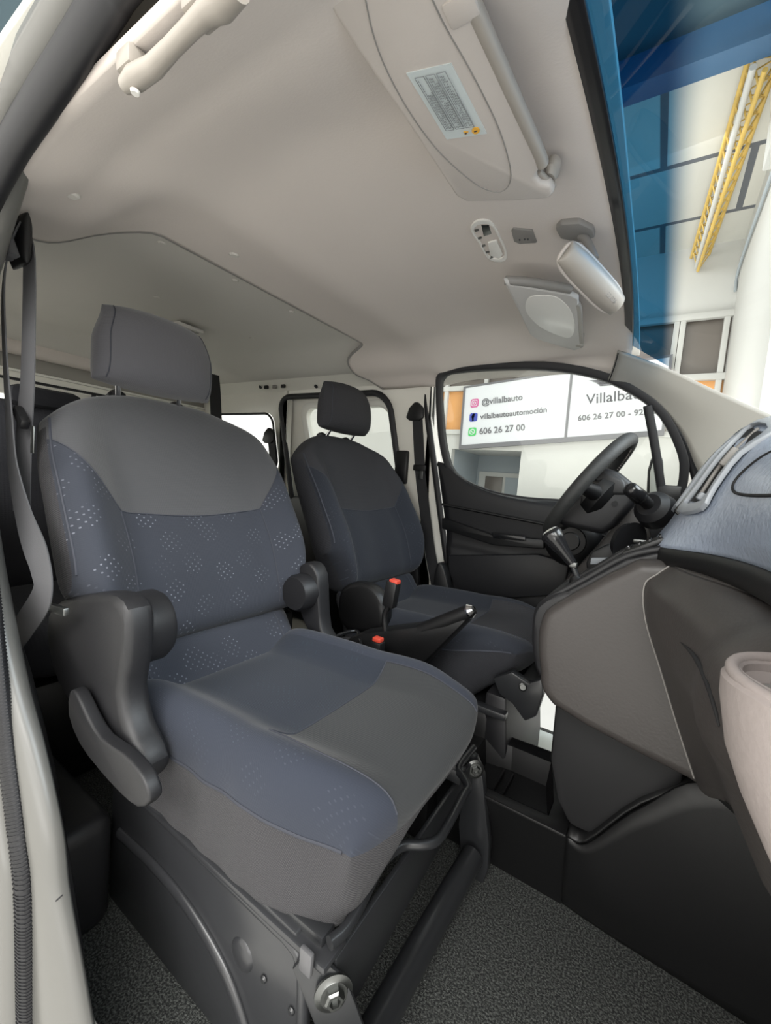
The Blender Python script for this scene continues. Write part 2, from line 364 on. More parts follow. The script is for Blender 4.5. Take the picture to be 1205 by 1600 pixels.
# back wall in pieces round the doorway and the upper glazing
bw = bpy.data.objects.new('wall_back', None); COL.objects.link(bw); bw.location = (0, 5, 0); struct(bw, 'white showroom wall behind the sign board')
for x0, x1, z0, z1 in ((-1.69, 0.5, -0.44, 1.72), (-6, -2.75, -0.44, 1.72), (-2.75, -1.69, 1.50, 1.72), (-6, 0.5, 3.10, 3.9), (-6, -3.05, 1.72, 3.10)):
    box('wall_panel', ((x0 + x1) / 2, 5.06, (z0 + z1) / 2), (x1 - x0, 0.12, z1 - z0), 'hall_white', bw, bevel=0)
box('alcove_wall', (-2.3, 6.2, 0.55), (1.6, 0.05, 2.2), 'hall_grey', bw, bevel=0)
for x in (-2.78, -1.66): box('alcove_side', (x, 5.65, 0.55), (0.05, 1.1, 2.2), 'hall_grey', bw, bevel=0)
box('alcove_ceiling', (-2.3, 5.65, 1.53), (1.6, 1.1, 0.04), 'hall_white', bw, bevel=0)
d2 = thing('door_2', (-2.25, 6.15, -0.44), 'pale framed door with a glass pane at the back of the alcove', 'door'); d2['kind'] = 'structure'; del d2['category']
box('door_frame', (-2.25, 6.15, 0.4), (0.9, 0.05, 1.65), 'hall_white', d2, 0.006); box('pane', (-2.42, 6.11, 0.75), (0.3, 0.02, 0.8), 'brown_glass', d2, 0.003)
box('door_leaf', (-2.05, 6.115, 0.4), (0.34, 0.02, 1.5), 'hall_grey', d2, 0.003)
# upper office glazing
og = thing('window_5', (-1.3, 5.0, 1.75), 'white framed office glazing over orange panels above the sign', 'window'); og['kind'] = 'structure'; del og['category']
box('orange_panel', (-1.3, 5.05, 2.06), (3.5, 0.05, 0.66), 'orange_panel', og, 0.0); box('glass_pane', (-1.3, 5.07, 2.75), (3.5, 0.02, 0.74), 'brown_glass', og, 0.0)
for x in (-3.05, -2.92, -2.3, -1.7, -1.1, -0.62, -0.06, 0.0, 0.40): box('mullion', (x, 5.0, 2.42), (0.055, 0.07, 1.38), 'hall_white', og, 0.004)
for z in (1.75, 2.40, 3.08): box('rail', (-1.3, 4.985, z), (3.5, 0.07, 0.07), 'hall_white', og, 0.004)
for i in range(5):
    box('blind_strip', (-2.5 + i * 0.33, 5.02, 2.62 + 0.05 * (i % 2)), (0.16, 0.02, 0.16), 'hall_grey', og, 0.0)
# sign board
sg = thing('sign_board', (-1.1, 4.88, 1.6), 'white sign board in two dark framed panels hung on the showroom wall', 'sign')
SR = V((1, 0, 0.098)).normalized(); SU = V((-0.02, 0, 1)).normalized(); S0 = V((-2.56, 4.9, 1.545))
def sp(x, z, dy=0): return S0 + SR * x + SU * z + V((0, dy, 0))
def splate(name, x0, x1, z0, z1, m, dy, th=0.03, bev=0.0): return prism(name, [sp(x0, z0, dy), sp(x1, z0, dy), sp(x1, z1, dy), sp(x0, z1, dy)], (0, th, 0), m, sg, bev)
for nm, a, b in (('left_panel', 0, 1.44), ('right_panel', 1.47, 2.50)): splate('panel', a, b, 0, 0.84, 'sign_white', 0)
for a, b, c, d in ((-0.03, 2.53, -0.06, 0.0), (-0.03, 2.53, 0.84, 0.865), (-0.03, 0, 0, 0.84), (1.44, 1.47, 0, 0.84), (2.50, 2.53, 0, 0.84)): splate('frame_bar', a, b, c, d, 'ink_grey', -0.012, 0.05)
def st(s, size, x, z, m='ink_grey', bold=0.0018, sx=1.0): return text('lettering', s, size, sp(x, z, -0.006), SR, SU, m, sg, 0.002, bold, sx=sx)
st('@villalbauto', 0.118, 0.27, 0.56, sx=0.98); st('villalbautoautomoci\u00f3n', 0.106, 0.27, 0.355, sx=0.98); st('606 26 27 00', 0.125, 0.27, 0.14, sx=0.98)
t = st('Villalbauto', 0.18, 1.66, 0.40, 'ink', 0.0)
st('606 26 27 00 - 923 24 76', 0.10, 1.58, 0.20)
def sicon(x, z, m):
    o = [sp(0, 0)] ; c = rrect(-0.06, 0.06, -0.06, 0.06, 0.028, 0)
    return prism('icon', [sp(x + q.x, z + q.z, -0.008) for q in c], (0, 0.012, 0), m, sg)
sicon(0.16, 0.60, 'app_pink'); sicon(0.16, 0.395, 'app_blue'); sicon(0.16, 0.185, 'app_green')
def sring(x, z, r0, r1, m='sign_white', k=20): return ring('icon_mark', [sp(x + r1 * cos(2 * pi * i / k), z + r1 * sin(2 * pi * i / k), -0.012) for i in range(k)], [sp(x + r0 * cos(2 * pi * i / k), z + r0 * sin(2 * pi * i / k), -0.012) for i in range(k)], (0, 0.004, 0), m, sg)
c1 = rrect(-0.043, 0.043, -0.043, 0.043, 0.02, 0); c2 = rrect(-0.034, 0.034, -0.034, 0.034, 0.015, 0)
ring('icon_mark', [sp(.16 + q.x, .60 + q.z, -.012) for q in c1], [sp(.16 + q.x, .60 + q.z, -.012) for q in c2], (0, .004, 0), 'sign_white', sg)
sring(0.16, 0.60, 0.012, 0.022); sring(0.16, 0.185, 0.030, 0.042); st('f', 0.13, 0.14, 0.35, 'sign_white', 0.008)
ph = [sp(.16 + a, .185 + b, -.012) for a, b in ((-.018, .014), (-.010, .022), (-.004, .010), (.006, -.004), (.020, -.006), (.014, -.020), (-.004, -.010))]
prism('icon_mark', ph, (0, .004, 0), 'sign_white', sg)
for k in range(4):   # wing mark
    a = [sp(1.66 + .04 * k, .70 - .022 * k, -.01), sp(1.80, .685 - .02 * k, -.01), sp(1.96, .655 - .016 * k, -.01), sp(1.96, .647 - .016 * k, -.01), sp(1.80, .668 - .02 * k, -.01)]
    prism('wing_mark', a, (0, .004, 0), 'ink', sg)
sring(2.03, 0.60, 0.0005, 0.03, 'ink'); prism('car_mark', [sp(*q, -.01) for q in ((2.06, .64), (2.14, .66), (2.24, .72), (2.42, .73), (2.46, .67), (2.49, .65), (2.49, .64), (2.45, .655), (2.42, .715), (2.26, .705), (2.16, .65))], (0, .004, 0), 'ink', sg)
for k in range(3): splate('stripe_mark', 2.1, 2.47 - .05 * k, .60 - .02 * k, .607 - .02 * k, 'joint', -.01, .004)
# yellow lattice girder along the ceiling
gd = thing('lattice_girder', (0.14, 4.0, CZ - 0.15), 'rusty yellow steel lattice girder carrying pipes under the ceiling', 'girder')
a0, a1 = V((0.26, 2.45, CZ - 0.09)), V((0.09, 4.97, CZ - 0.12))
offs = [V((-0.10, 0, 0)), V((0.06, 0, 0)), V((-0.02, 0, -0.16))]
for o_ in offs: tube('chord', [a0 + o_, a1 + o_], 0.016, 'yellow_steel', gd, 8)
nz = 18
for i in range(nz):
    p, q = a0.lerp(a1, i / nz), a0.lerp(a1, (i + 1) / nz)
    tube('lattice_bar', [p + offs[0], q + offs[2], p.lerp(q, 1) + offs[1]], 0.007, 'yellow_steel', gd, 6); tube('lattice_bar', [p + offs[1], p.lerp(q, .5) + offs[0], q + offs[1]], 0.006, 'yellow_steel', gd, 6)
pp = tube('white_pipe', [a0 + V((-.08, 0, -.12)), a1 + V((-.04, 0, -.12))], 0.02, 'hall_white'); tag(pp, 'white pipe running beside the yellow girder on the ceiling', 'pipe')
cb = tube('wall_cable', [(0.43, 2.6, 3.45), (0.43, 3.6, 3.5), (0.43, 4.9, 3.52), (0.43, 4.95, 3.3)], 0.014, 'hall_grey', smooth=4); tag(cb, 'grey cable run high on the white side wall', 'cable')
wb = box('white_beam', (0.42, 2.05, 3.50), (0.18, 1.6, 0.5), 'hall_white', None, 0.01); tag(wb, 'white boxed beam end near the girder', 'beam')
# ================================================================== VAN SHELL
def hz(x, y):
    a = abs(y)
    z = 1.503 - 0.075 * sstep(0.42, 0.74, a) - 0.05 * max(0, a - 0.66) / 0.12
    z += 0.014 * math.exp(-((x + 0.56) / 0.14) ** 2) * (1 - sstep(.45, .65, a)) - 0.014 * math.exp(-((x + 0.86 + .0 * a) / 0.09) ** 2)
    z -= 0.012 * math.exp(-((x + 0.16) / 0.05) ** 2)
    z -= 0.022 * sstep(0.50, 0.60, a) * sstep(-0.75, -1.1, x)
    return z
def xr(y):
    a = abs(y); return -1.11 - 0.17 * sstep(0.42, 0.56, a) + 0.10 * sstep(0.60, 0.74, a)
rows = []
ys = [-0.772 + 1.492 * i / 76 for i in range(77)]
for i in range(61):
    t_ = i / 60; row = []
    for y in ys:
        xf = -0.125 - 0.02 * abs(y) ** 2; x = xr(y) + (xf - xr(y)) * t_
        row.append(V((x, y, hz(x, y))))
    rows.append(row)
bm = bmesh.new(); grid_bm(bm, rows); ceil = frombm('ceiling', bm, 'headliner', None, True, None)
s_ = ceil.modifiers.new('t', 'SOLIDIFY'); s_.thickness = 0.012; s_.offset = 1
struct(ceil, 'moulded beige grey cloth headliner over the front seats')
lip = tube('headliner_edge', [V((xr(y), y, hz(xr(y), y) + .004)) for y in ys], 0.006, 'grey_plastic', ceil, 8)
def hz2(x, y):
    a = abs(y); z = 1.522 - 0.07 * sstep(0.40, 0.72, a); return z - 0.10 * sstep(-2.42, -2.62, x)
rows = [[V((-0.9 - 1.76 * i / 30, -0.74 + 1.46 * j / 40, hz2(-0.9 - 1.76 * i / 30, -0.74 + 1.46 * j / 40))) for j in range(41)] for i in range(31)]
bm = bmesh.new(); grid_bm(bm, rows); c2 = frombm('ceiling_rear', bm, 'headliner_rear', None, True, None)
s_ = c2.modifiers.new('t', 'SOLIDIFY'); s_.thickness = 0.01; s_.offset = 1
struct(c2, 'plain grey headliner panel over the rear seats')
def clip_on(px, py, zf, par, r_=0.011):
    p = at(px, py, 'z', 1.5)
    for _ in range(6): p = at(px, py, 'z', zf(p.x, p.y))
    lathe('trim_clip', [(0.001, -0.004), (r_ * .7, -0.004), (r_, -0.001), (r_, 0.004)], p, (0, 0, 1), 'headliner_rear', par, 16)
for px, py in ((112, 304), (366, 398)): clip_on(px, py, hz, ceil, 0.013)
for px, py in ((253, 379), (368, 438), (456, 487), (520, 494), (245, 464), (393, 528)): clip_on(px, py, hz2, c2, 0.010)
# roof skin (outside), blocks the sky
roof = patch('roof_skin', [[(x, y, 1.60 - 0.09 * (abs(y) / .8) ** 3 - .03 * sstep(-.4, 0, x) - .03 * sstep(-2.3, -2.8, x)) for y in (-.80, -.6, -.3, 0, .3, .6, .80)] for x in (-0.12, -.5, -1.2, -2.0, -2.8)], 'white_paint', None, 4, 4, 0.01)
struct(roof, 'white painted van roof')
# floor
fl_ = box('floor', (-0.55, 0, -0.012), (2.1, 1.52, 0.024), 'carpet', None, 0); struct(fl_, 'speckled dark grey carpet floor of the cab')
fl2 = box('floor_rear', (-2.2, 0, -0.012), (1.2, 1.52, 0.024), 'black_deep', None, 0); struct(fl2, 'dark rear floor')
# windshield
wsr = []
for k, (x, z, hw_) in enumerate([(-0.125, 1.487, 0.66), (0.10, 1.38, 0.70), (0.35, 1.25, 0.74), (0.62, 1.10, 0.77)]):
    wsr.append([(x + 0.0 - 0.05 * (i / 3) ** 2 * (k > 0) - 0.02 * (i / 3) ** 2, hw_ * i / 3, z - 0.01 * (i / 3) ** 2) for i in (-3, -2, -1, 0, 1, 2, 3)])
ws = patch('window_1', wsr, 'windshield_glass', None, 4, 6); struct(ws, 'windshield glass with a blue shade band along its top')
fr = []
for x0, x1 in ((-0.136, 1.490), (-0.112, 1.479)):
    fr.append([(x0 - 0.025 * (i / 4) ** 2, 0.70 * i / 4, x1 - 0.008 * (i / 4) ** 2) for i in range(-4, 5)])
frit = patch('black_border', fr, 'frit', ws, 4, 3, 0.004, -1)
# A pillar, driver side
ap = patch('trim_2', [
    [at(965, 548, 'y', .60), at(1040, 575, 'y', .63), at(1110, 606, 'y', .65), at(1182, 638, 'y', .67), at(1240, 664, 'y', .68)],
    [at(958, 572, 'y', .63), at(1030, 600, 'y', .65), at(1092, 640, 'y', .67), at(1150, 672, 'y', .68), at(1215, 700, 'y', .69)],
    [at(950, 594, 'y', .66), at(1012, 620, 'y', .68), at(1062, 672, 'y', .70), at(1088, 730, 'y', .70), at(1120, 790, 'y', .70)]], 'trim_beige', None, 6, 6, 0.012, 1)
struct(ap, 'beige moulded windshield pillar trim on the driver side')
tube('gap_line', [at(966, 552, 'y', .60), at(960, 574, 'y', .63), at(952, 595, 'y', .655)], 0.0018, 'rubber', ap, 6)
# passenger side A pillar and roof rail, beyond the door opening
pa = tube('trim_3', [(-0.10, -0.74, 1.44), (0.15, -0.78, 1.33), (0.40, -0.80, 1.17), (0.62, -0.80, 1.0)], 0.04, 'trim_beige', smooth=5, flat=((0, 1, 0), .6)); struct(pa, 'beige windshield pillar trim on the passenger side')
# ---- driver side: door, B pillar, sliding door, rear quarter
Wp = [(689, 607), (692, 590), (712, 582), (770, 577), (850, 577), (930, 590), (990, 617), (1030, 650), (1056, 700), (1062, 735), (1050, 775), (1000, 792), (950, 788), (880, 780), (820, 776), (760, 764), (712, 739), (697, 700), (691, 650)]
wy = lambda py: 0.735 - 0.08 * (780 - py) / 200
win = [at(px, py, 'y', wy(py)) for px, py in Wp]
dr = thing('door_1', (-0.4, 0.75, 0.3), 'driver door with black trim card and large side window', 'door'); dr['kind'] = 'structure'; del dr['category']
cw = sum(win, V()) / len(win)
outr = [p + (p - cw).normalized() * 0.028 + V((0, -0.004, 0)) for p in win]
ring('window_frame', outr, win, (0, 0.03, 0), 'rubber', dr, n=3, bevel=0.003)
gl = prism('window_2', [p + V((0, .018, 0)) for p in win], (0, 0.004, 0), 'window_glass', dr, smooth=3); gl['kind'] = 'structure'
tube('window_divider', [at(1012, 634, 'y', .67), at(1024, 700, 'y', .70), at(1036, 782, 'y', .73)], 0.014, 'rubber', dr, smooth=4, flat=((0, 1, 0), .5))
box('mirror_corner_cover', at(1045, 772, 'y', .725), (0.07, 0.02, 0.06), 'black_plastic', dr, 0.006)
# door card: top edge follows the belt line
topl = [(684, 724), (699, 729), (725, 750), (762, 768), (820, 780), (880, 785), (960, 792), (1060, 795)]
T = [at(px, py, 'y', .715) for px, py in topl]
lx = lambda z: -.835 + (1.03 - z) * .204
def crow(y, zf, n=8): return [V((lx(zf(0)) + (T[-1].x - lx(zf(0))) * i / (n - 1), y, zf(i / (n - 1)))) for i in range(n)]
rowsd = [[p + V((0, .02, -0.002)) for p in T], T, crow(.697, lambda t: .90 - .04 * t), crow(.712, lambda t: .72 - .04 * t), crow(.692, lambda t: .66 - .03 * t), crow(.688, lambda t: .52), crow(.69, lambda t: .25)]
patch('door_card', rowsd, 'dark_plastic', dr, 4, 5, 0.015, -1)
tube('card_crease', crow(.693, lambda t: .86 - .06 * t), 0.006, 'black_plastic', dr, 8)
prism('armrest_ledge', ats([(690, 808), (770, 836), (850, 843), (850, 858), (770, 852), (690, 826)], 'y', .68), (0, .04, 0), 'black_plastic', dr, .006)
prism('pull_handle', ats([(768, 832), (820, 838), (822, 846), (770, 841)], 'y', .672), (0, .02, 0), 'black_gloss', dr, .004)
prism('storage_pocket', ats([(700, 895), (700, 868), (840, 866), (890, 880), (880, 930), (800, 935), (720, 930)], 'y', .665), (0, .03, 0), 'dark_plastic', dr, .01)
q_ = at(893, 845, 'y', .655)
lathe('speaker_ring', [(.001, -.03), (.03, -.03), (.034, -.024), (.05, -.022), (.055, -.028), (.078, -.02), (.095, 0), (.10, .03)], q_, (0, 1, 0), 'black_plastic', dr, 36)
prism('lower_card', [(-0.72, .69, .60), (-.45, .69, .62), (-.1, .69, .66), (.3, .69, .70), (.3, .69, .2), (-.7, .69, .2)], (0, .03, 0), 'taupe', dr, .004)
# B pillar
bp = prism('wall_left', ats([(634, 598), (684, 588), (671, 600), (672, 640), (684, 730), (693, 820), (708, 915), (722, 960), (680, 960), (662, 860), (645, 720)], 'y', .755), (0, .05, 0), 'white_paint', None, .006)
struct(bp, 'white painted body pillar behind the driver door')
for px, py in ((642, 627), (645, 680), (632, 604)): lathe('plug', [(.001, -.003), (.010, -.003), (.011, 0)], at(px, py, 'y', .753), (0, 1, 0), 'rubber', bp, 14)
sl = tube('door_seal', [at(px, py, 'y', .742) for px, py in ((1092, 760), (1082, 725), (1062, 680), (1030, 636), (985, 604), (930, 583), (850, 570), (770, 570), (700, 576), (676, 586), (667, 606), (668, 650), (677, 715), (688, 800), (701, 890), (712, 930))], 0.015, 'rubber', bp, smooth=5, flat=((0, 1, 0), .7))
# side wall with sliding door opening and rear quarter window
sk = -0.26
def yy(z): return 0.775 - 0.05 * sstep(.95, 1.5, z)
def edge_outline(x0, x1, z0, z1, r_, yv, skew): return rrect(x0, x1, z0, z1, r_, yv, 6, skew)
op_o = edge_outline(-1.80, -0.86, 0.05, 1.50, .004, yy, -0.10)
op_i = edge_outline(-1.70, -0.86 - .06, 0.10, 1.385, .09, yy, sk)
sw = ring('wall_left_rear', edge_outline(-1.845, -0.93, -.02, 1.50, .004, yy, 0.0), [p + V((-.03, 0, 0)) for p in edge_outline(-1.60, -0.81, .08, 1.385, .10, yy, -0.24)], (0, .035, 0), 'cream_paint', None, bevel=.004)
struct(sw, 'cream painted body side around the sliding door opening')
seal2 = tube('door_seal', [p + V((-.03, -.006, 0)) for p in edge_outline(-1.585, -0.825, .09, 1.370, .09, yy, -0.24)], 0.016, 'rubber', sw, 8, closed=True, flat=((0, 1, 0), .7))
sd = thing('door_3', (-1.4, .80, .4), 'cream sliding door with a rounded window on the driver side', 'door'); sd['kind'] = 'structure'; del sd['category']
yd = lambda z: 0.815 - 0.05 * sstep(.95, 1.5, z)
ring('door_panel', [p for p in edge_outline(-1.70, -.80, -.02, 1.46, .06, yd, -.15)], edge_outline(-1.665, -1.10, .955, 1.31, .06, yd, -.24), (0, .03, 0), 'cream_paint', sd, bevel=.006)
ring('window_lip', edge_outline(-1.70, -1.06, .92, 1.345, .085, lambda z: yd(z) - .008, -.24), edge_outline(-1.665, -1.10, .955, 1.31, .06, lambda z: yd(z) - .008, -.24), (0, .02, 0), 'white_paint', sd, bevel=.006)
g3 = prism('window_3', edge_outline(-1.67, -1.09, .95, 1.315, .06, lambda z: yd(z) + .015, -.24), (0, .004, 0), 'window_glass', sd); g3['kind'] = 'structure'
prism('lower_trim', [(-1.9, .74, .80), (-1.5, .74, .82), (-1.2, .74, .82), (-.95, .74, .78), (-.85, .74, .1), (-1.9, .74, .1)], (0, .04, 0), 'black_plastic', sd, .02)
box('latch_cover', at(628, 730, 'y', .745), (.07, .03, .16), 'black_plastic', sd, .01)
qw = ring('wall_left_quarter', edge_outline(-2.80, -1.845, -.02, 1.50, .004, yy, 0), edge_outline(-2.55, -1.93, .94, 1.285, .06, yy, -.14), (0, .035, 0), 'cream_paint', None, bevel=.005); struct(qw, 'cream painted rear quarter of the van side')
g4 = prism('window_4', edge_outline(-2.56, -1.92, .93, 1.295, .06, lambda z: yy(z) + .015, -.14), (0, .004, 0), 'window_glass', qw); g4['kind'] = 'structure'
tube('glass_seal', edge_outline(-2.54, -1.94, .95, 1.28, .06, lambda z: yy(z) - .002, -.14), .007, 'rubber', qw, 8, closed=True)
# roof side rail between headliner and door openings (cream metal)
rl = patch('trim_4', [[(x, .745, 1.39) for x in (-.95, -1.4, -1.9, -2.6)], [(x, .70, 1.435) for x in (-.95, -1.4, -1.9, -2.6)], [(x, .64, 1.48) for x in (-.95, -1.4, -1.9, -2.6)]], 'cream_paint', None, 6, 4, .006, 1); struct(rl, 'cream painted roof rail over the sliding door')
for x, y, z in ((-1.62, .715, 1.418), (-2.05, .70, 1.43)): lathe('plug', [(.001, -.003), (.010, -.003), (.011, .002)], (x, y - .003, z - .003), (0, .7, .7), 'rubber', rl, 14)
for i in range(3): box('wire_clip', (-1.86 - .07 * i, .70, 1.425), (.03, .012, .02), 'grey_plastic' if i % 2 else 'black_plastic', rl, .003)
# passenger side rear wall (mirrors the other side, behind the near seat)
pw = ring('wall_passenger', [(p.x, -p.y, p.z) for p in edge_outline(-2.80, -1.25, -.02, 1.50, .004, yy, 0)], [(p.x, -p.y, p.z) for p in edge_outline(-2.4, -1.45, .96, 1.30, .06, yy, -.14)], (0, -.035, 0), 'cream_paint', None, bevel=.004); struct(pw, 'cream painted body side behind the passenger seat')
# rear end
re_ = thing('wall_rear', (-2.72, 0, .7), 'tailgate end of the van with its cream frame', 'wall'); re_['kind'] = 'structure'; del re_['category']
tube('header_roll', [(-2.60, -.72, 1.43), (-2.62, -.4, 1.44), (-2.62, .4, 1.44), (-2.60, .70, 1.43)], .055, 'headliner', re_, 16, 4)
box('header_panel', (-2.68, 0, 1.36), (.05, 1.5, .09), 'trim_beige', re_, .01); box('white_edge', (-2.655, 0, 1.318), (.03, 1.5, .012), 'white_paint', re_, .003)
box('header_flange', (-2.67, 0, 1.297), (.04, 1.5, .03), 'cream_paint', re_, .004); box('seal_line', (-2.66, 0, 1.277), (.03, 1.46, .012), 'rubber', re_, .003)
for y in (-.64, .64): box('tailgate_post', (-2.71, y, .9), (.05, .2, .75), 'cream_paint', re_, .02)
box('tailgate_rail', (-2.71, 0, 1.24), (.05, 1.5, .07), 'cream_paint', re_, .01); box('tailgate_lower', (-2.71, 0, .43), (.05, 1.5, .86), 'cream_paint', re_, .01)
lathe('plug', [(.001, 0), (.012, 0), (.012, .01)], at(147, 620, 'x', -2.65), (-1, 0, 0), 'rubber', re_, 14)
g6 = box('window_6', (-2.73, 0, 1.03), (.005, 1.2, .4), 'window_glass', re_, 0); g6['kind'] = 'structure'
# ---- passenger side: door opening edge next to the camera
PX = lambda pts, y: [at(px, py, 'y', y) for px, py in pts]
inner = PX([(52, 240), (24, 320), (-3, 400), (-28, 500), (-32, 700), (-6, 820), (8, 904), (41, 1066), (68, 1173), (95, 1298), (105, 1390), (125, 1500), (143, 1600), (165, 1720)], -.745)
sealp = [(205, -55), (168, 0), (120, 75), (60, 165), (14, 240), (-24, 330), (-45, 420), (-50, 600), (-38, 760), (-18, 900), (5, 1120), (28, 1300), (38, 1400), (42, 1600), (45, 1720)]
sealw = PX(sealp, -.785)
_sp = cr([V((-.1, -.79, 1.42)), V((-.3, -.79, 1.425))] + sealw, 5)
seal = tube('door_seal', _sp, [.030 if k < 30 else max(.019, .030 - .0011 * (k - 30)) for k in range(len(_sp))], 'rubber', None, n=14, flat=((0, 1, 0), .6)); struct(seal, 'ribbed black rubber seal around the open passenger door'); seal.name = 'trim_5'
dense = cr(sealw, 14)
for k in range(120, len(dense) - 1, 1):
    pass
bm = bmesh.new()
acc = 0
for k in range(100, len(dense) - 1):
    a_, b_ = dense[k], dense[k + 1]; L_ = (b_ - a_).length; nrib = max(1, int(L_ / .0045))
    for r_ in range(nrib):
        c_ = a_.lerp(b_, r_ / nrib); tdir = (b_ - a_).normalized()
        tube_bm(bm, [c_ - tdir * .0011, c_ + tdir * .0011], .0203, 10, True, ((0, 1, 0), .62))
frombm('seal_ribs', bm, 'rubber', seal)
bm = bmesh.new()
rw = []
for k, p in enumerate(cr(inner, 8)): rw.append(p)
pth = cr(inner, 8)
ipx = [(54, 238), (30, 315), (6, 395), (-20, 500), (-32, 700), (-6, 820), (8, 904), (41, 1066), (68, 1173), (95, 1298), (105, 1390), (125, 1500), (143, 1600), (165, 1720)]
def seal_x(py):
    for (xa, ya), (xb, yb) in zip(sealp, sealp[1:]):
        if ya <= py <= yb: return xa + (xb - xa) * (py - ya) / (yb - ya)
    return sealp[-1][0]
rowsA = [[at(seal_x(py), py - (20 if py < 420 else 0), 'y', -.783), at((seal_x(py) * 2 + px) / 3, py, 'y', -.776), at((seal_x(py) + px * 2) / 3, py, 'y', -.766), at(px - 2, py, 'y', -.752), at(px, py, 'y', -.745), at(px, py, 'y', -.745) + V((-.03, 0, 0))] for px, py in ipx]
grid_bm(bm, [list(r_) for r_ in zip(*[cr(c_, 8) for c_ in zip(*rowsA)])])
nb = frombm('wall_right_pillar', bm, 'white_paint_dimmed', None, True, None); struct(nb, 'white painted body pillar behind the open passenger door')
s_ = nb.modifiers.new('t', 'SOLIDIFY'); s_.thickness = .004
def on_mesh(o, px, py, off=0.0):
    t_ = BVHTree.FromPolygons([v.co for v in o.data.vertices], [list(p.vertices) for p in o.data.polygons]); h_ = t_.ray_cast(CAM, ray(px, py)); return h_[0] - ray(px, py) * off if h_[0] else at(px, py, 'y', -.76)
tube('panel_gap', [on_mesh(nb, a, b, .003) for a, b in ((58, 1426), (72, 1418), (88, 1407), (98, 1398))], .0016, 'rubber', nb, 6)
box('sill_step', (-.60, -.735, -.02), (.3, .06, .12), 'white_paint', nb, .01)
# outer white body edge, outside the seal
outp = PX([(140, -60), (112, 0), (75, 62), (24, 145), (-12, 222), (-50, 320), (-75, 420), (-95, 600), (-80, 760), (-48, 900), (-22, 1120), (4, 1300), (16, 1400), (20, 1600), (24, 1720)], -.80)
oe = []
for k, p in enumerate(cr([V((-.3, -.805, 1.465))] + outp, 6)):
    up_ = V((0, 0, 1)) if k < 24 else V((-1, 0, .2))
    oe.append([p - V((0, .0, 0)) + V((0, .02, -.002)), p, p + V((0, -.012, 0)) + up_ * .02, p + V((0, -.005, 0)) + up_ * .055, p + V((0, .03, 0)) + up_ * .085, p + V((0, .03, 0)) + up_ * .25])
bm = bmesh.new(); grid_bm(bm, oe); ob = frombm('wall_right_body', bm, 'white_paint_dimmed', None, True, None); struct(ob, 'glossy white outer body edge around the passenger door opening')
s_ = ob.modifiers.new('t', 'SOLIDIFY'); s_.thickness = .003
# dark pillar trim inside the near side
dk = prism('trim_6', [(-1.35, -.70, .62), (-1.08, -.70, .60), (-.98, -.70, .52), (-.86, -.70, .38), (-.73, -.70, .12), (-.72, -.70, 0), (-1.3, -.70, 0)], (0, -.03, 0), 'dark_plastic', None, .008); struct(dk, 'dark plastic lower pillar trim beside the passenger seat')
ks = box('trim_7', (-1.09, -.668, .12), (.50, .13, .24), 'dark_plastic', None, .03, None, 4); struct(ks, 'dark plastic step trim behind the near pillar')
# firewall
fw = box('wall_front', (0.56, 0, .45), (.04, 1.5, .95), 'black_deep', None, 0); struct(fw, 'black bulkhead under the dashboard')
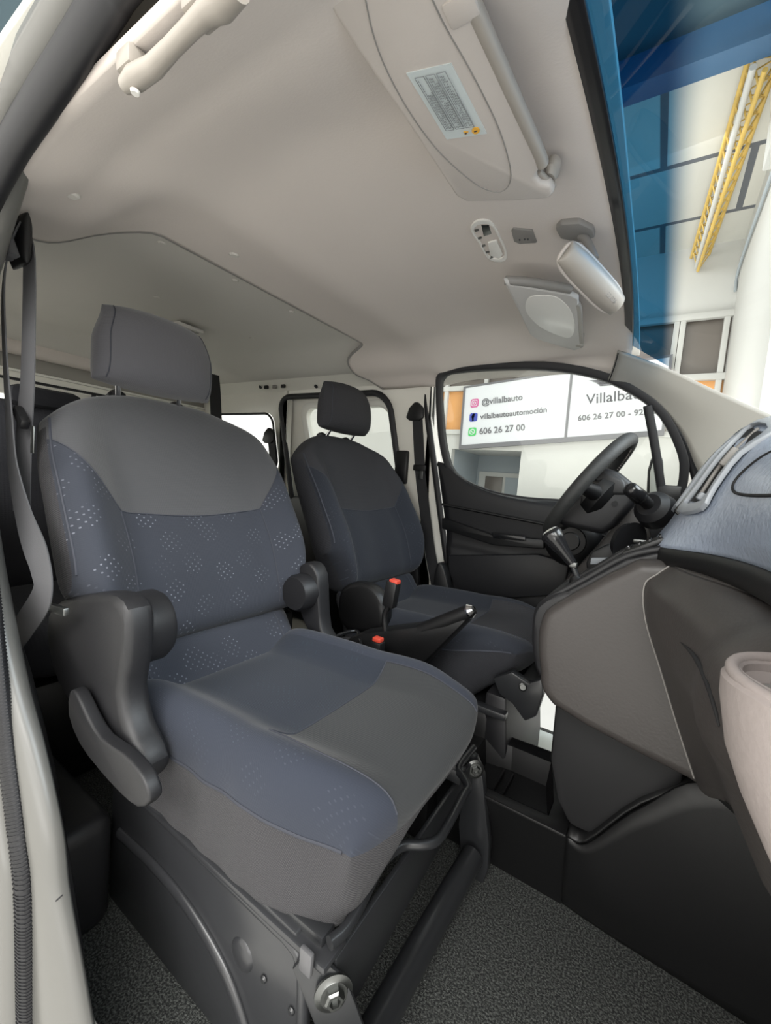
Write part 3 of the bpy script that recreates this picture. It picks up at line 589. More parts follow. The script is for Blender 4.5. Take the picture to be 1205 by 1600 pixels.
# ================================================================== SEATS
UP = V((-.26, 0, .53)).normalized(); NB = V((UP.z, 0, -UP.x))
def smooth_line(f, n): return [f(i / n) for i in range(n + 1)]
mat('fabric_yoke', (0.052, 0.053, 0.057), 0.92, bump=(70, 0.1, 0.0015, 'weave'), var=0.06, sheen=0.25)
def make_seat(yc, dark, label, near):
    """near=-1: passenger seat (its outer side faces the door opening); near=1: driver seat"""
    root = thing('car_chair', (-.6, yc, 0), label, 'car seat', 'front seats of the van')
    B0 = V((-.86, yc + (0.006 if not dark else 0.0), .56))
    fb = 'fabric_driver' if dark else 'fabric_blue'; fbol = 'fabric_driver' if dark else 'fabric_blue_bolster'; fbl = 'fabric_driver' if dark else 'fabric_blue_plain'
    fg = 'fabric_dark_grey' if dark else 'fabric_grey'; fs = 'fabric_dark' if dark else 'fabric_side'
    b0 = .05; as_ = .185 / .30
    def vmap(a, b):
        aa = abs(a); vb = .135 * sstep(.74, 1.0, aa) ; vt = .630 - .118 * aa ** 3.2
        vs = .292 - .008 * cos(a * 3) + (.165 * (aa - as_) / (1 - as_) if aa > as_ else 0)
        return vb + (vs - vb) * (b + 1) / (b0 + 1) if b < b0 else vs + (vt - vs) * (b - b0) / (1 - b0)
    def S(a, b, s):
        v = vmap(a, b); hw = .308 - .03 * sstep(.38, .64, v); aa = abs(a)
        if s > 0:
            n = .072 * sstep(.52, .90, aa) * (1 - .75 * sstep(.33, .60, v)) - .012 * (1 - sstep(.0, .5, aa)) * sstep(.6, .1, v) + .018 * math.exp(-((v - .18) / .12) ** 2)
        else: n = -.125 + .02 * v + .02 * sstep(.5, 1, aa)
        return B0 + UP * v + NB * n + V((0, a * hw, 0))
    A = sym(spaced([-.93, -as_, as_, .93], [10, 18, 10])[0:]); A = sorted(set(round(x, 5) for x in A))
    Bk = RIM + spaced([-.93, b0, .93], [20, 18]) + [-x for x in reversed(RIM)]; Bk = sorted(set(round(x, 5) for x in Bk))
    def mf(a, b, s):
        if s < 0 or abs(a) > .975: return 3 if b < .55 or s < 0 else 0
        if b > b0: return 0
        return 1 if abs(a) < as_ else 2
    bk, pt = pillow('backrest', A, Bk, S, [fg if dark else 'fabric_yoke', fb, fb, fs], mf, root, 9, lambda a, b: (a * .3, vmap(a, b)), 14)
    def seam(name, f, n=30, r_=.0022): tube(name, [f(i / n) for i in range(n + 1)], r_, 'piping', bk, 6)
    off = NB * .0006
    for s_ in (-1, 1): seam('seam', lambda t, s_=s_: pt(s_ * as_, -.93 + t * (b0 + .93), 1) + off, r_=.0016)
    seam('seam', lambda t: pt(-.975 + 1.95 * t, b0, 1) + off, 60, .0014)
    for s_ in (-1, 1): seam('piping', lambda t, s_=s_: pt(s_ * .972, -.9 + 1.7 * t, 1) + off, 50, .0028)
    # lower back
    def S2(a, b, s):
        v = -.10 + .105 * b; aa = abs(a); hw = .235 + .02 * sstep(.3, -1, b)
        n = (-.030 + .03 * sstep(.6, .95, aa) + .040 * sstep(.8, -1, b)) if s > 0 else -.11
        return B0 + UP * v + NB * n + V((0, a * hw, 0))
    A2 = sorted(set(round(x, 5) for x in RIM + spaced([-.93, -.78, .78, .93], [4, 16, 4]) + [-x for x in RIM])); B2 = sorted(set(round(x, 5) for x in RIM + spaced([-.93, .93], 12) + [-x for x in RIM]))
    lb, pt2 = pillow('lower_backrest', A2, B2, S2, [fb, fs], lambda a, b, s: 0 if s > 0 else 1, root, 9, lambda a, b: (a * .235 + .5, b * .1), 9)
    for s_ in (-1, 1): tube('seam', [pt2(s_ * .78, -.9 + 1.8 * i / 12, 1) + off for i in range(13)], .0016, 'piping', lb, 6)
    # cushion
    C0 = yc + .01; ai = .70; bi = .20
    def S3(a, b, s):
        aa = abs(a); x = -.865 + (b + 1) / 2 * ((.635 if s > 0 else .598) - .045 * aa ** 3); hw = .255 - .035 * sstep(.45, 1, b)
        if s > 0: z = .487 + .05 * sstep(.45, .85, aa) * (1 - .55 * sstep(.2, .95, b)) + .022 * sstep(.0, .7, b) - .012 * sstep(0, -1, b)
        else: z = .238 + .135 * sstep(-.95, -.3, a * (-near)) * sstep(.2, .9, b) + .02 * sstep(.7, 1, b)
        if s < 0: hw += -.012 + .0045 * sin(b * 21 + (1 - aa) * 30) * sstep(-.75, -.4, b) * (1 - sstep(.3, .6, b)) * sstep(.9, .99, aa)
        return V((x, C0 + a * hw, z))
    A3 = sorted(set(round(x, 5) for x in RIM + spaced([-.93, -ai, ai, .93], [6, 20, 6]) + [-x for x in RIM]))
    B3 = sorted(set(round(x, 5) for x in RIM + spaced([-.93, bi, .93], [34, 20]) + [-x for x in RIM]))
    iw = lambda a, b: abs(a) < ai
    def mf3(a, b, s):
        if s < 0: return 3
        if b > bi and abs(a) < ai: return 0
        if b > .985 and abs(a) < ai: return 0
        return 1 if abs(a) < ai and b < bi else 2
    def hg(a, b, p=8, pb=9): return max(0, 1 - abs(a) ** p) ** (1 / 2.2) * max(0, 1 - abs(b) ** pb) ** (1 / 2.2)
    cu, pt3 = pillow('cushion', A3, B3, lambda a, b, s: S3(a, b, s) if s > 0 else S3(a, b, s) , [fg, fbl, 'fabric_driver' if dark else 'fabric_blue_cushion', fs], mf3, root, 8, None, 9, lambda c, a: (c.y + (.53 - c.z) * (1 if a > 0 else -1) * (1 if abs(a) > .5 else 0), c.x - (.5 - c.z) * .6), 12)
    # raise the rim so the side seam sits high
    for v in cu.data.vertices: pass
    o3 = V((0, 0, .0008))
    for s_ in (-1, 1): tube('seam', [pt3(s_ * ai, bi + (.985 - bi) * i / 20, 1) + o3 for i in range(21)], .0016, 'piping', cu, 6)
    tube('seam', [pt3(-ai + 2 * ai * i / 30, bi, 1) + o3 for i in range(31)], .0016, 'piping', cu, 6)
    for s_ in (-1, 1): tube('piping', [pt3(s_ * 1, -.9 + 1.85 * i / 40, 1) for i in range(41)], .0026, 'piping', cu, 6)
    # headrest
    H0 = V((-1.125 if not dark else -1.12, yc - (.034 if not dark else .012), 1.216 if not dark else 1.222)); UH = V((-.16, 0, .99)).normalized(); NH = V((UH.z, 0, -UH.x))
    def S4(a, b, s):
        aa = abs(a); hw = .150 - .022 * sstep(.0, 1, b); v = b * (.098 - .010 * aa ** 2)
        n = (.045 + .012 * (1 - b * b) - .02 * aa ** 2) if s > 0 else -.055 + .015 * b
        return H0 + UH * v + NH * n + V((0, a * hw, 0))
    A4 = sorted(set(round(x, 5) for x in RIM + spaced([-.93, -.86, .86, .93], [3, 14, 3]) + [-x for x in RIM])); B4 = sorted(set(round(x, 5) for x in RIM + spaced([-.93, .93], 12) + [-x for x in RIM]))
    fh = 'fabric_head' if not dark else 'fabric_dark_grey'
    hd, pt4 = pillow('headrest', A4, B4, S4, [fh], lambda a, b, s: 0, root, 5, lambda a, b: (a * .15, b * .09), 5)
    for s_ in (-1, 1): tube('seam', [pt4(s_ * .86, -.95 + 1.9 * i / 16, 1) + NH * .0005 for i in range(17)], .0013, 'piping', hd, 6)
    for s_ in (-1, 1):
        pb_ = B0 + UP * .60 + V((0, s_ * .078 - (.036 if not dark else .012), 0)) + NB * -.05
        tube('headrest_post', [pb_, H0 - UH * .07 + V((0, s_ * .078 - (.022 if not dark else 0), 0)) + NH * -.005], .006, 'chrome', root, 12)
        lathe('post_guide', [(.02, -.012), (.022, 0), (.014, .010), (.008, .011)], pb_ + UP * .028, UP, 'black_plastic', root, 18)
    return root, B0
mat('fabric_dark_grey', (0.030, 0.030, 0.034), 0.93, bump=(60, 0.15, 0.002, 'weave'), var=0.08)
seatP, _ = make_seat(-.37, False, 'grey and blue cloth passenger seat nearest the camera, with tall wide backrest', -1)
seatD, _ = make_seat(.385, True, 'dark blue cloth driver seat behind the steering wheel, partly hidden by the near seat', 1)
# ---- passenger seat hardware
rc = [(72, 960), (88, 940), (120, 931), (160, 928), (186, 940), (196, 975), (193, 1040), (186, 1085), (196, 1140), (214, 1180), (222, 1220), (200, 1225), (160, 1180), (120, 1120), (88, 1070), (72, 1010)]
prism('recliner_cover', ats(rc, 'y', -.672), (0, .052, 0), 'dark_plastic', seatP, .016, 3, smooth=2)
lathe('recliner_joint', [(.03, -.02), (.058, -.018), (.066, -.008), (.066, .05), (.06, .06)], at(198, 985, 'y', -.63), (0, 1, 0), 'dark_plastic', seatP, 36)
lv = [(108, 1080), (118, 1084), (136, 1122), (156, 1154), (190, 1178), (214, 1204), (226, 1226), (232, 1254), (214, 1263), (186, 1240), (152, 1202), (124, 1164), (106, 1118)]
prism('recliner_lever', ats(lv, 'y', -.700), (0, .022, 0), 'dark_plastic', seatP, .005, 3, smooth=2)
rf = [(468, 884), (484, 880), (496, 900), (498, 940), (502, 985), (514, 1008), (500, 1012), (480, 985), (466, 950), (462, 910)]
prism('recliner_cover', ats(rf, 'y', -.125), (0, .05, 0), 'dark_plastic', seatP, .014, 3, smooth=2)
lathe('recliner_joint', [(.02, -.03), (.045, -.028), (.052, -.015), (.052, .03)], at(470, 925, 'y', -.14), (0, 1, 0), 'dark_plastic', seatP, 30)
# base: near side metal panel
pn = [(-.90, .30), (-.36, .285), (-.345, .27), (-.335, .20), (-.325, .0), (-.90, .0)]
pan = prism('side_panel', [(x, -.585, z) for x, z in pn], (0, .012, 0), 'base_metal', seatP, .003)
box('panel_flange', (-.60, -.572, .290), (.60, .05, .012), 'base_metal', pan, .004); tube('rolled_edge', [(-.90, -.588, .293), (-.45, -.588, .283), (-.37, -.588, .280), (-.347, -.588, .262), (-.338, -.588, .20), (-.328, -.588, 0)], .009, 'base_metal', pan, smooth=4)
tube('pressed_arch', [(-.86, -.587, .17), (-.72, -.587, .178), (-.60, -.587, .165), (-.50, -.587, .12), (-.44, -.587, .05), (-.42, -.587, 0)], .012, 'base_metal', pan, smooth=6, flat=((0, 1, 0), .6))
lathe('pressed_dimple', [(.001, -.004), (.018, -.004), (.024, -.001), (.027, .004)], at(378, 1492, 'y', -.586), (0, 1, 0), 'base_metal', pan, 24, scale=(1, 1))
for px, py in ((278, 1408), (310, 1444), (412, 1530), (455, 1580)): lathe('rivet', [(.001, -.003), (.004, -.003), (.006, 0)], at(px, py, 'y', -.587), (0, 1, 0), 'black_metal', pan, 12)
prism('rail_cover', [(-.46, -.59, .305), (-.36, -.59, .300), (-.345, -.59, .276), (-.36, -.59, .268), (-.45, -.59, .276)], (0, .03, 0), 'base_metal', seatP, .004)
box('slide_rail', (-.60, -.565, .300), (.56, .03, .02), 'black_metal', seatP, .004); box('slide_rail', (-.58, -.15, .315), (.58, .03, .03), 'black_metal', seatP, .004)
box('rail_end', tuple(at(479, 1502, 'y', -.604)), (.022, .008, .034), 'tab_grey', seatP, .003)
box('under_pan', (-.58, -.36, .32), (.50, .40, .05), 'black_plastic', seatP, .01)
# front legs and cross members
BN = V((.55, -.83, .05)).normalized(); BP = V((-.297, -.577, .25))
def atn(px, py, p0, n): d = ray(px, py); return CAM + d * ((p0 - CAM).dot(n) / d.dot(n))
lg = prism('front_bracket', [atn(a, b, BP, BN) for a, b in ((456, 1516), (478, 1492), (502, 1500), (540, 1530), (556, 1570), (580, 1640), (600, 1720), (520, 1720), (490, 1600))], BN * -.008, 'black_metal', seatP, .003)
prism('cross_panel', [(-.30, -.57, .285), (-.30, -.06, .30), (-.30, -.05, .215), (-.30, -.56, .15)], (-.01, 0, 0), 'black_metal', seatP, .003)
def bolt(p, ax, par, s=1.0):
    b_ = lathe('bolt', [(.001, 0), (.030 * s, 0), (.030 * s, .003), (.022 * s, .005), (.021 * s, .006)], p, ax, 'steel', par, 28)
    lathe('bolt_head', [(.016 * s, .004), (.016 * s, .014 * s), (.013 * s, .017 * s), (.009 * s, .017 * s), (.008 * s, .010 * s), (.001, .010 * s)], p, ax, 'steel', b_, 6)
bolt(atn(521, 1549, BP, BN), (.75, -.65, .05), seatP, .88)
far = [(722, 1172), (742, 1185), (754, 1215), (758, 1260), (764, 1320), (762, 1360), (754, 1382), (738, 1372), (722, 1356), (716, 1290), (724, 1230)]
fb_ = prism('front_bracket', ats(far, 'y', -.055), (0, .025, 0), 'black_metal', seatP, .004)
bolt(at(742, 1201, 'y', -.066), (.6, -.8, .1), seatP, .72)
bolt(at(722, 1352, 'y', -.09), (.2, -.8, .5), seatP, .6)
tb = tube('cross_tube', [at(738, 1338, 'y', -.07), at(668, 1460, 'y', -.28), V((-.275, -.60, .10))], .026, 'black_metal', seatP, 24, 6)
wbp = [(515, 1474), (540, 1452), (562, 1415), (596, 1350), (628, 1322), (660, 1320), (684, 1312), (704, 1282), (724, 1243), (731, 1230), (722, 1212), (716, 1204), (722, 1190), (740, 1168)]
tube('slide_bar', [at(px, py, 'z', .325) for px, py in wbp], .0085, 'black_metal', seatP, 12, 4)
# ---- driver seat hardware
prism('recliner_cover', ats([(527, 935), (534, 918), (552, 910), (575, 915), (592, 930), (600, 955), (596, 985), (570, 990), (540, 985), (527, 965)], 'y', .11), (0, .06, 0), 'black_plastic', seatD, .02, 3, smooth=2)
prism('recliner_cover', ats([(683, 880), (692, 885), (700, 915), (702, 935), (684, 935), (676, 915)], 'y', .62), (0, .05, 0), 'black_plastic', seatD, .01, 2, smooth=2)
box('seat_base', (-.60, .385, .15), (.52, .44, .30), 'black_plastic', seatD, .02)
box('slide_rail', (-.57, .16, .315), (.56, .03, .02), 'black_metal', seatD, .004)
prism('front_bracket', ats([(770, 1060), (800, 1050), (826, 1068), (846, 1062), (850, 1085), (838, 1120), (820, 1128), (800, 1100), (780, 1085)], 'y', .16), (0, .03, 0), 'black_metal', seatD, .006)
bolt(at(817, 1073, 'y', .155), (.3, -.9, .1), seatD, .36)
tube('slide_bar', [at(px, py, 'z', .37) for px, py in ((775, 1040), (800, 1037), (822, 1010), (842, 985), (848, 960))], .008, 'black_metal', seatD, 10, 4)
prism('base_front', [(-.30, .17, .36), (-.27, .17, .10), (-.27, .17, 0), (-.36, .17, 0), (-.36, .17, .36)], (0, .42, 0), 'dark_plastic', seatD, .01)
# ================================================================== REAR BENCH
rb = thing('rear_bench', (-1.9, 0, 0), 'dark navy rear bench seat seen behind the near seat', 'bench seat')
def SB(a, b, s): return V((-1.80 - .05 * b - (.16 if s < 0 else 0) + .02 * cos(a * 3), -.12 + a * .52, .78 + .335 * b))
AA = sorted(set(round(x, 5) for x in RIM + spaced([-.93, .93], 20) + [-x for x in RIM])); 
pillow('backrest', AA, AA, SB, ['fabric_dark'], lambda a, b, s: 0, rb, 10, None, 12)
pillow('cushion', AA, AA, lambda a, b, s: V((-1.55 + b * .26, -.12 + a * .52, .44 + (.06 if s > 0 else -.12))), ['fabric_dark'], lambda a, b, s: 0, rb, 10, None, 8)
box('base', (-1.58, -.12, .16), (.5, .98, .32), 'black_plastic', rb, .02)
box('headrest', (-1.87, -.40, 1.13), (.08, .22, .07), 'fabric_dark', rb, .03); 
# ================================================================== CENTRE
cp = thing('center_tray', (-.2, .1, 0), 'black plastic floor tray with a recessed cup pocket between the seats', 'tray')
yn, zt = -.05, .222
tr_o = ats([(748, 1150), (790, 1143), (872, 1172), (874, 1240), (858, 1300), (758, 1252)], 'z', zt)
ctr = [V((-.40, -.05, zt)), V((-.40, .21, zt)), V((-.29, .23, zt)), V((-.13, .24, zt)), V((-.085, .05, zt)), V((-.085, -.05, zt))]
cin = [V((-.345, -.025, zt)), V((-.345, .17, zt)), V((-.27, .185, zt)), V((-.165, .185, zt)), V((-.13, .04, zt)), V((-.13, -.015, zt))]
ring('tray_rim', ctr, cin, (0, 0, -.012), 'black_plastic', cp, bevel=.004)
def wall(name, top, bot, m, par): 
    bm = bmesh.new(); grid_bm(bm, [list(top) + [top[0]], list(bot) + [bot[0]]]); return frombm(name, bm, m, par, False)
fl = [V((p.x * .9 - .02, p.y * .86 + .01, zt - .06)) for p in cin]
wall('tray_wall', cin, fl, 'black_plastic', cp); prism('tray_floor', fl, (0, 0, -.004), 'black_plastic', cp)
for i in range(2): box('tray_rib', (-.275 + .025 * i, .08, zt - .052), (.006, .12, .014), 'black_plastic', cp, .002)
wall('tray_side', ctr, [V((p.x, p.y + (.07 if p.y < 0 else 0), 0)) for p in ctr], 'black_plastic', cp)
# console leading forward under the dash
cf = thing('center_console', (.1, .1, 0), 'black lower center console running forward under the dashboard', 'console')
patch('side', [[(-.083, -.048, .222), (-.045, -.055, .232), (.04, -.06, .36), (.16, -.06, .47), (.50, -.06, .5)], [(-.083, -.02, .11), (0, -.03, .11), (.12, -.03, .15), (.27, -.04, .2), (.5, -.05, .22)], [(-.083, .03, 0), (0, .02, 0), (.15, .01, 0), (.3, 0, 0), (.5, 0, 0)]], 'black_plastic', cf, 6, 6, .006, 1)
patch('top', [[(-.083, y, .222), (-.045, y, .232), (.04, y, .36), (.16, y, .47)] for y in (-.055, .1, .24)], 'black_plastic', cf, 4, 3, .006, 1)
prism('duct_column', [(-.142, -.04, .56), (-.138, -.04, .36), (-.115, -.04, .28), (-.085, -.04, .235), (.10, -.04, .24), (.10, -.04, .56)], (0, .24, 0), 'black_deep', cf, .015)
patch('under_dash', [[(.104, -.118, .487), (.2, -.118, .44), (.50, -.11, .42)], [(.115, -.24, .54), (.22, -.24, .47), (.50, -.24, .42)], [(.122, -.42, .60), (.24, -.42, .5), (.50, -.42, .42)], [(.17, -.66, .60), (.28, -.70, .5), (.50, -.72, .42)]], 'black_plastic', cf, 4, 4, .006, 1)
hbk = thing('handbrake', (-.45, .03, .4), 'black handbrake lever with a chrome button between the front seats', 'handbrake')
hbp = [at(735, 955, 'y', .03), at(700, 970, 'y', .03), at(640, 992, 'y', .03), at(575, 1006, 'y', .03)]
tube('lever', hbp, [.019, .022, .019, .02] , 'black_plastic', hbk, 16)
lathe('button', [(.019, -.006), (.020, 0), (.016, .006), (.012, .012), (.001, .013)], hbp[0], hbp[0] - hbp[1], 'chrome', hbk, 20)
prism('gaiter', ats([(520, 1010), (560, 990), (600, 985), (640, 980), (735, 965), (700, 1000), (640, 1060), (540, 1060)], 'y', .01), (0, .08, 0), 'black_plastic', hbk, .015)
ch = thing('cup_holder', (-.78, 0, .44), 'black ring cup holder between the front seats', 'cup holder')
chp = [at(px, py, 'z', .46) for px, py in ((512, 1004), (530, 992), (556, 986), (562, 998), (560, 1012), (520, 1014))]
tube('rim', chp, .006, 'black_gloss', ch, 10, 5, closed=True)
lathe('cup', [(.001, -.07), (.045, -.07), (.055, 0), (.05, 0), (.04, -.06)], sum(chp, V()) / 6 - V((0, 0, .01)), (0, 0, 1), 'black_deep', ch)
cbx = thing('console_box', (-.7, .02, 0), 'low black console between the front seats', 'console'); box('body', (-.66, .03, .20), (.5, .15, .40), 'black_plastic', cbx, .02)
bk1 = thing('seat_belt_buckle', (-.6, -.02, .5), 'black seat belt buckle with red release standing between the seats', 'seat belt buckle')
B_ = at(612, 928, 'y', -.02); B2_ = at(602, 985, 'y', -.02)
du = (B_ - B2_).normalized(); rq = V((0, 0, 1)).rotation_difference(du).to_matrix()
box('housing', tuple(B_), (.036, .030, .075), 'black_plastic', bk1, .006, rq); box('release_button', tuple(B_ + du * .036 + V((.004, 0, 0))), (.026, .024, .014), 'red', bk1, .003, rq)
tube('stalk', [B_ - du * .03, B_.lerp(B2_, .6) + V((-.01, 0, 0)), B2_], .008, 'black_plastic', bk1, smooth=4)
bk2 = thing('seat_belt_buckle', (-.64, -.08, .46), 'seat belt buckle low beside the near cushion with only its red top showing', 'seat belt buckle')
b2 = at(591, 999, 'y', -.05); box('housing', tuple(b2 - V((0, 0, .035))), (.034, .028, .06), 'black_plastic', bk2, .005); box('release_button', tuple(b2), (.026, .022, .012), 'red', bk2, .003)
pm = prism('paper_mat', [(-.35, .34, .006), (-.05, .34, .006), (-.02, .72, .006), (-.35, .72, .006)], (0, 0, .003), 'paper'); tag(pm, 'white paper mat lying in the driver footwell', 'floor mat')
# ================================================================== DASHBOARD
db = thing('dashboard', (.2, 0, .5), 'blue grey and taupe moulded dashboard across the front of the cab', 'dashboard')
def blend(p, q, t): return [(a[0] + (b[0] - a[0]) * t, a[1] + (b[1] - a[1]) * t) for a, b in zip(p, q)]
PC = [(0.002, .868), (.022, .905), (.045, .955), (.078, 1.03), (.112, 1.088), (.16, 1.118), (.28, 1.125), (.60, 1.10), (.80, 1.06)]
PS = [(.112, .888), (.100, .915), (.100, .95), (.108, .985), (.13, 1.015), (.17, 1.035), (.28, 1.05), (.60, 1.06), (.80, 1.04)]
PD = [(.05, .80), (.05, .86), (.06, .93), (.08, .99), (.11, 1.03), (.15, 1.05), (.28, 1.06), (.60, 1.07), (.80, 1.04)]
def prow(prof, y): return [V((x, y, z)) for x, z in prof]
secs = [(-.80, PS), (-.62, PS), (-.46, blend(PS, PC, .02)), (-.34, blend(PS, PC, .12)), (-.24, blend(PS, PC, .33)), (-.17, blend(PS, PC, .60)), (-.11, blend(PS, PC, .85)), (-.05, PC), (.05, PC), (.12, PC)]
patch('upper_pad', [prow(p, y) for y, p in secs], 'dash_grey_sheen', db, 5, 5, .008, -1)
prism('pad_end', [V((x, .12, z)) for x, z in PC] + [V((.8, .12, .8)), V((.0, .12, .8))], (0, .012, 0), 'dash_grey_sheen', db, .004)
patch('driver_pad', [prow(p, y) for y, p in ((.13, blend(PD, PC, .3)), (.2, PD), (.45, [(x, z + .03) for x, z in PD]), (.62, PD), (.74, PD))], 'dark_plastic', db, 4, 4, .008, -1)
# dark band under the pad
bs = []
for y, p in secs:
    x0, z0 = p[0]; bs.append([V((x0 + .012, y, z0 + .004)), V((x0 - .002, y, z0 - .004)), V((x0 - .002, y, z0 - .030)), V((x0 + .02, y, z0 - .045))])
patch('dark_band', bs, 'black_plastic', db, 3, 4, .004, -1)
# glovebox lid line on the pad, and the lid's own coarse grain panel
def onpad(y, k):      # point on the pad at lateral y, profile position k
    ps = next(i for i in range(len(secs) - 1) if secs[i][0] <= y <= secs[i + 1][0]); t_ = (y - secs[ps][0]) / (secs[ps + 1][0] - secs[ps][0])
    pr = blend(secs[ps][1], secs[ps + 1][1], t_); i = min(int(k), len(pr) - 2); f_ = k - i
    return V((pr[i][0] + (pr[i + 1][0] - pr[i][0]) * f_, y, pr[i][1] + (pr[i + 1][1] - pr[i][1]) * f_))
nl = V((-.8, 0, .6)).normalized()
lidp = [onpad(-.76, 2.55), onpad(-.6, 2.5), onpad(-.42, 2.45), onpad(-.30, 2.4), onpad(-.235, 2.45), onpad(-.215, 2.7), onpad(-.225, 3.2), onpad(-.25, 3.8), onpad(-.29, 4.6), onpad(-.33, 5.2)]
tube('lid_gap', [p + nl * .001 for p in lidp], .0022, 'black_deep', db, 8, 4)
# vent bezel on the centre face
def vent(y0, y1, par):
    def f(y, k): return onpad(y, k) + nl * .004
    ol = [f(y0, 1.7), f(y1, 1.5), f(y1, 2.2), f(y1, 3.2), f(y1, 4.4), f(y0, 4.6), f(y0, 3.4), f(y0, 2.4)]
    c_ = sum(ol, V()) / len(ol)
    il = [f(y0 + .012, 2.0), f(y1 - .010, 1.85), f(y1 - .01, 2.3), f(y1 - .01, 3.2), f(y1 - .010, 4.15), f(y0 + .012, 4.3), f(y0 + .012, 3.4), f(y0 + .012, 2.5)]
    ring('vent_frame', ol, il, nl * .008, 'silver_grey', par, n=3, bevel=.002)
    bm = bmesh.new(); grid_bm(bm, [[f(y0 + .006, k / 4) - nl * .0005, f(y1 - .006, k / 4) - nl * .0005] for k in range(8, 18)]); frombm('vent_dark', bm, 'black_deep', par, True, None)
    m_ = (y0 + y1) / 2
    tube('vent_vane', [f(m_ + .006, 2.1), f(m_ + .006, 3), f(m_ + .006, 4.15)], .003, 'grey_plastic', par, 8, 4)
    a_ = f(m_ - .006, 3.2); box('vent_tab', tuple(a_ + nl * .001), (.014, .014, .034), 'grey_plastic', par, .004, Matrix.Rotation(radians(28), 3, 'Y'))
    a_ = f(m_, 2.15); box('vent_wheel', tuple(a_ - nl * .001), (.012, .03, .014), 'silver_grey', par, .004, Matrix.Rotation(radians(28), 3, 'Y'))
vent(-.175, -.075, db); vent(.035, .105, db)
box('screen_surround', (.070, -.005, 1.0), (.02, .07, .16), 'black_gloss', db, .006, Matrix.Rotation(radians(27), 3, 'Y'))
# lower stack (taupe)
ST = [(-.172, .700), (-.176, .650), (-.165, .590), (-.132, .525), (.095, .478), (.30, .46), (.30, .845), (.02, .848), (-.04, .825), (-.10, .775), (-.15, .730)]
prism('lower_stack', [V((x, -.13, z)) for x, z in cr([V((x, 0, z)) for x, z in ST], 3, True) for x, z in [(x[0], x[2])] ] if False else [V((p.x, -.13, p.z)) for p in cr([V((x, 0, z)) for x, z in ST], 3, True)], (0, .27, 0), 'taupe', db, .022, 4)
prism('stack_nose', [V((p.x, -.10, p.z)) for p in cr([V((x, 0, z)) for x, z in [(-.190, .715), (-.196, .66), (-.18, .58), (-.14, .54), (-.10, .6), (-.10, .74), (-.14, .755)]], 3, True)], (0, .20, 0), 'dark_plastic', db, .015, 3)
# dark shelf on the stack carrying the lever
sh = [(-.168, .728), (-.10, .786), (-.04, .838), (.03, .868), (.03, .85), (-.04, .815), (-.10, .762), (-.165, .708)]
prism('shelf', [V((x, -.095, z)) for x, z in sh], (0, .20, 0), 'dark_plastic', db, .006, 3)
for y in (-.085, .085): tube('shelf_edge', [V((x, y, z + .004)) for x, z in sh[:4]], .007, 'dark_plastic', db, 8, 4)
box('switch_plate', (-.015, -.04, .862), (.075, .075, .012), 'black_plastic', db, .004, Matrix.Rotation(radians(-32), 3, 'Y'))
for i in range(4): box('switch_rib', (-.038 + .016 * i, -.04, .856 + .0098 * i), (.004, .06, .006), 'black_gloss', db, .001, Matrix.Rotation(radians(-32), 3, 'Y'))
# passenger side lower fascia
def low(y, t_):
    A_ = [(.030, .845), (.012, .825), (-.005, .80), (.004, .74), (.035, .66), (.07, .57), (.104, .487)]
    B_ = [(.12, .850), (.095, .838), (.060, .80), (.055, .74), (.075, .70), (.098, .65), (.122, .60)]
    return [V((x, y, z)) for x, z in blend(A_, B_, t_)]
lowr = [low(-.118, 0), low(-.145, .05), low(-.18, .12), low(-.24, .35), low(-.32, .75), low(-.42, 1), low(-.52, 1.1), [p + V((.05, 0, 0)) for p in low(-.66, 1.4)]]
lfo = patch('lower_fascia', lowr, 'taupe', db, 5, 6, .008, -1)
tube('fascia_seam', [p + V((-.0015, -.0015, 0)) for p in low(-.130, 0.02)], .0014, 'grey_plastic', db, 6, 5)
patch('fascia_top', [[V((r_[0].x + .10, r_[0].y, r_[0].z + .01)), V((r_[0].x + .04, r_[0].y, r_[0].z + .006)), r_[0]] for r_ in lowr], 'taupe', db, 3, 5, .004, -1)
def on_mesh(o, px, py, off=0.0):
    t_ = BVHTree.FromPolygons([v.co for v in o.data.vertices], [list(p.vertices) for p in o.data.polygons]); h_ = t_.ray_cast(CAM, ray(px, py)); return h_[0] - ray(px, py) * off if h_[0] else at(px, py, 'y', -.3)
tube('glovebox_gap', [on_mesh(lfo, a, b, .001) for a, b in ((1064, 1004), (1076, 1014), (1086, 1026), (1096, 1044), (1106, 1070), (1113, 1092), (1120, 1116), (1124, 1135))], [.0006, .002, .0028, .0026, .0024, .0022, .002, .001], 'black_deep', db, 8)
0 and tube('glovebox_recess', [on_mesh(lfo, a, b, -.004) for a, b in ((1060, 1006), (1070, 1040), (1090, 1100), (1112, 1170), (1126, 1215))], [.003, .008, .009, .008, .004], 'taupe', db, 10)
prism('lower_driver_panel', [(.02, .13, .80), (.0, .13, .62), (.05, .13, .45), (.3, .13, .45), (.3, .13, .8)], (0, .6, 0), 'dark_plastic', db, .02)
prism('driver_side_panel', ats([(880, 910), (935, 850), (975, 800), (1005, 780), (1020, 850), (940, 900), (905, 930)], 'y', .55), (0, .05, 0), 'taupe', db, .01)
lathe('dash_dial', [(.001, -.01), (.02, -.012), (.03, -.01), (.033, -.018), (.05, -.016), (.056, 0)], at(985, 848, 'y', .28), (1, -.8, -.2), 'dark_plastic', db, 32)
prism('lower_left_cover', ats([(915, 880), (925, 862), (950, 850), (975, 862), (975, 885), (960, 900), (920, 900)], 'y', .34), (0, .06, 0), 'black_plastic', db, .008)
prism('fuse_switches', ats([(924, 872), (966, 871), (966, 880), (922, 882)], 'y', .333), (0, .01, 0), 'silver_grey', db, .002)
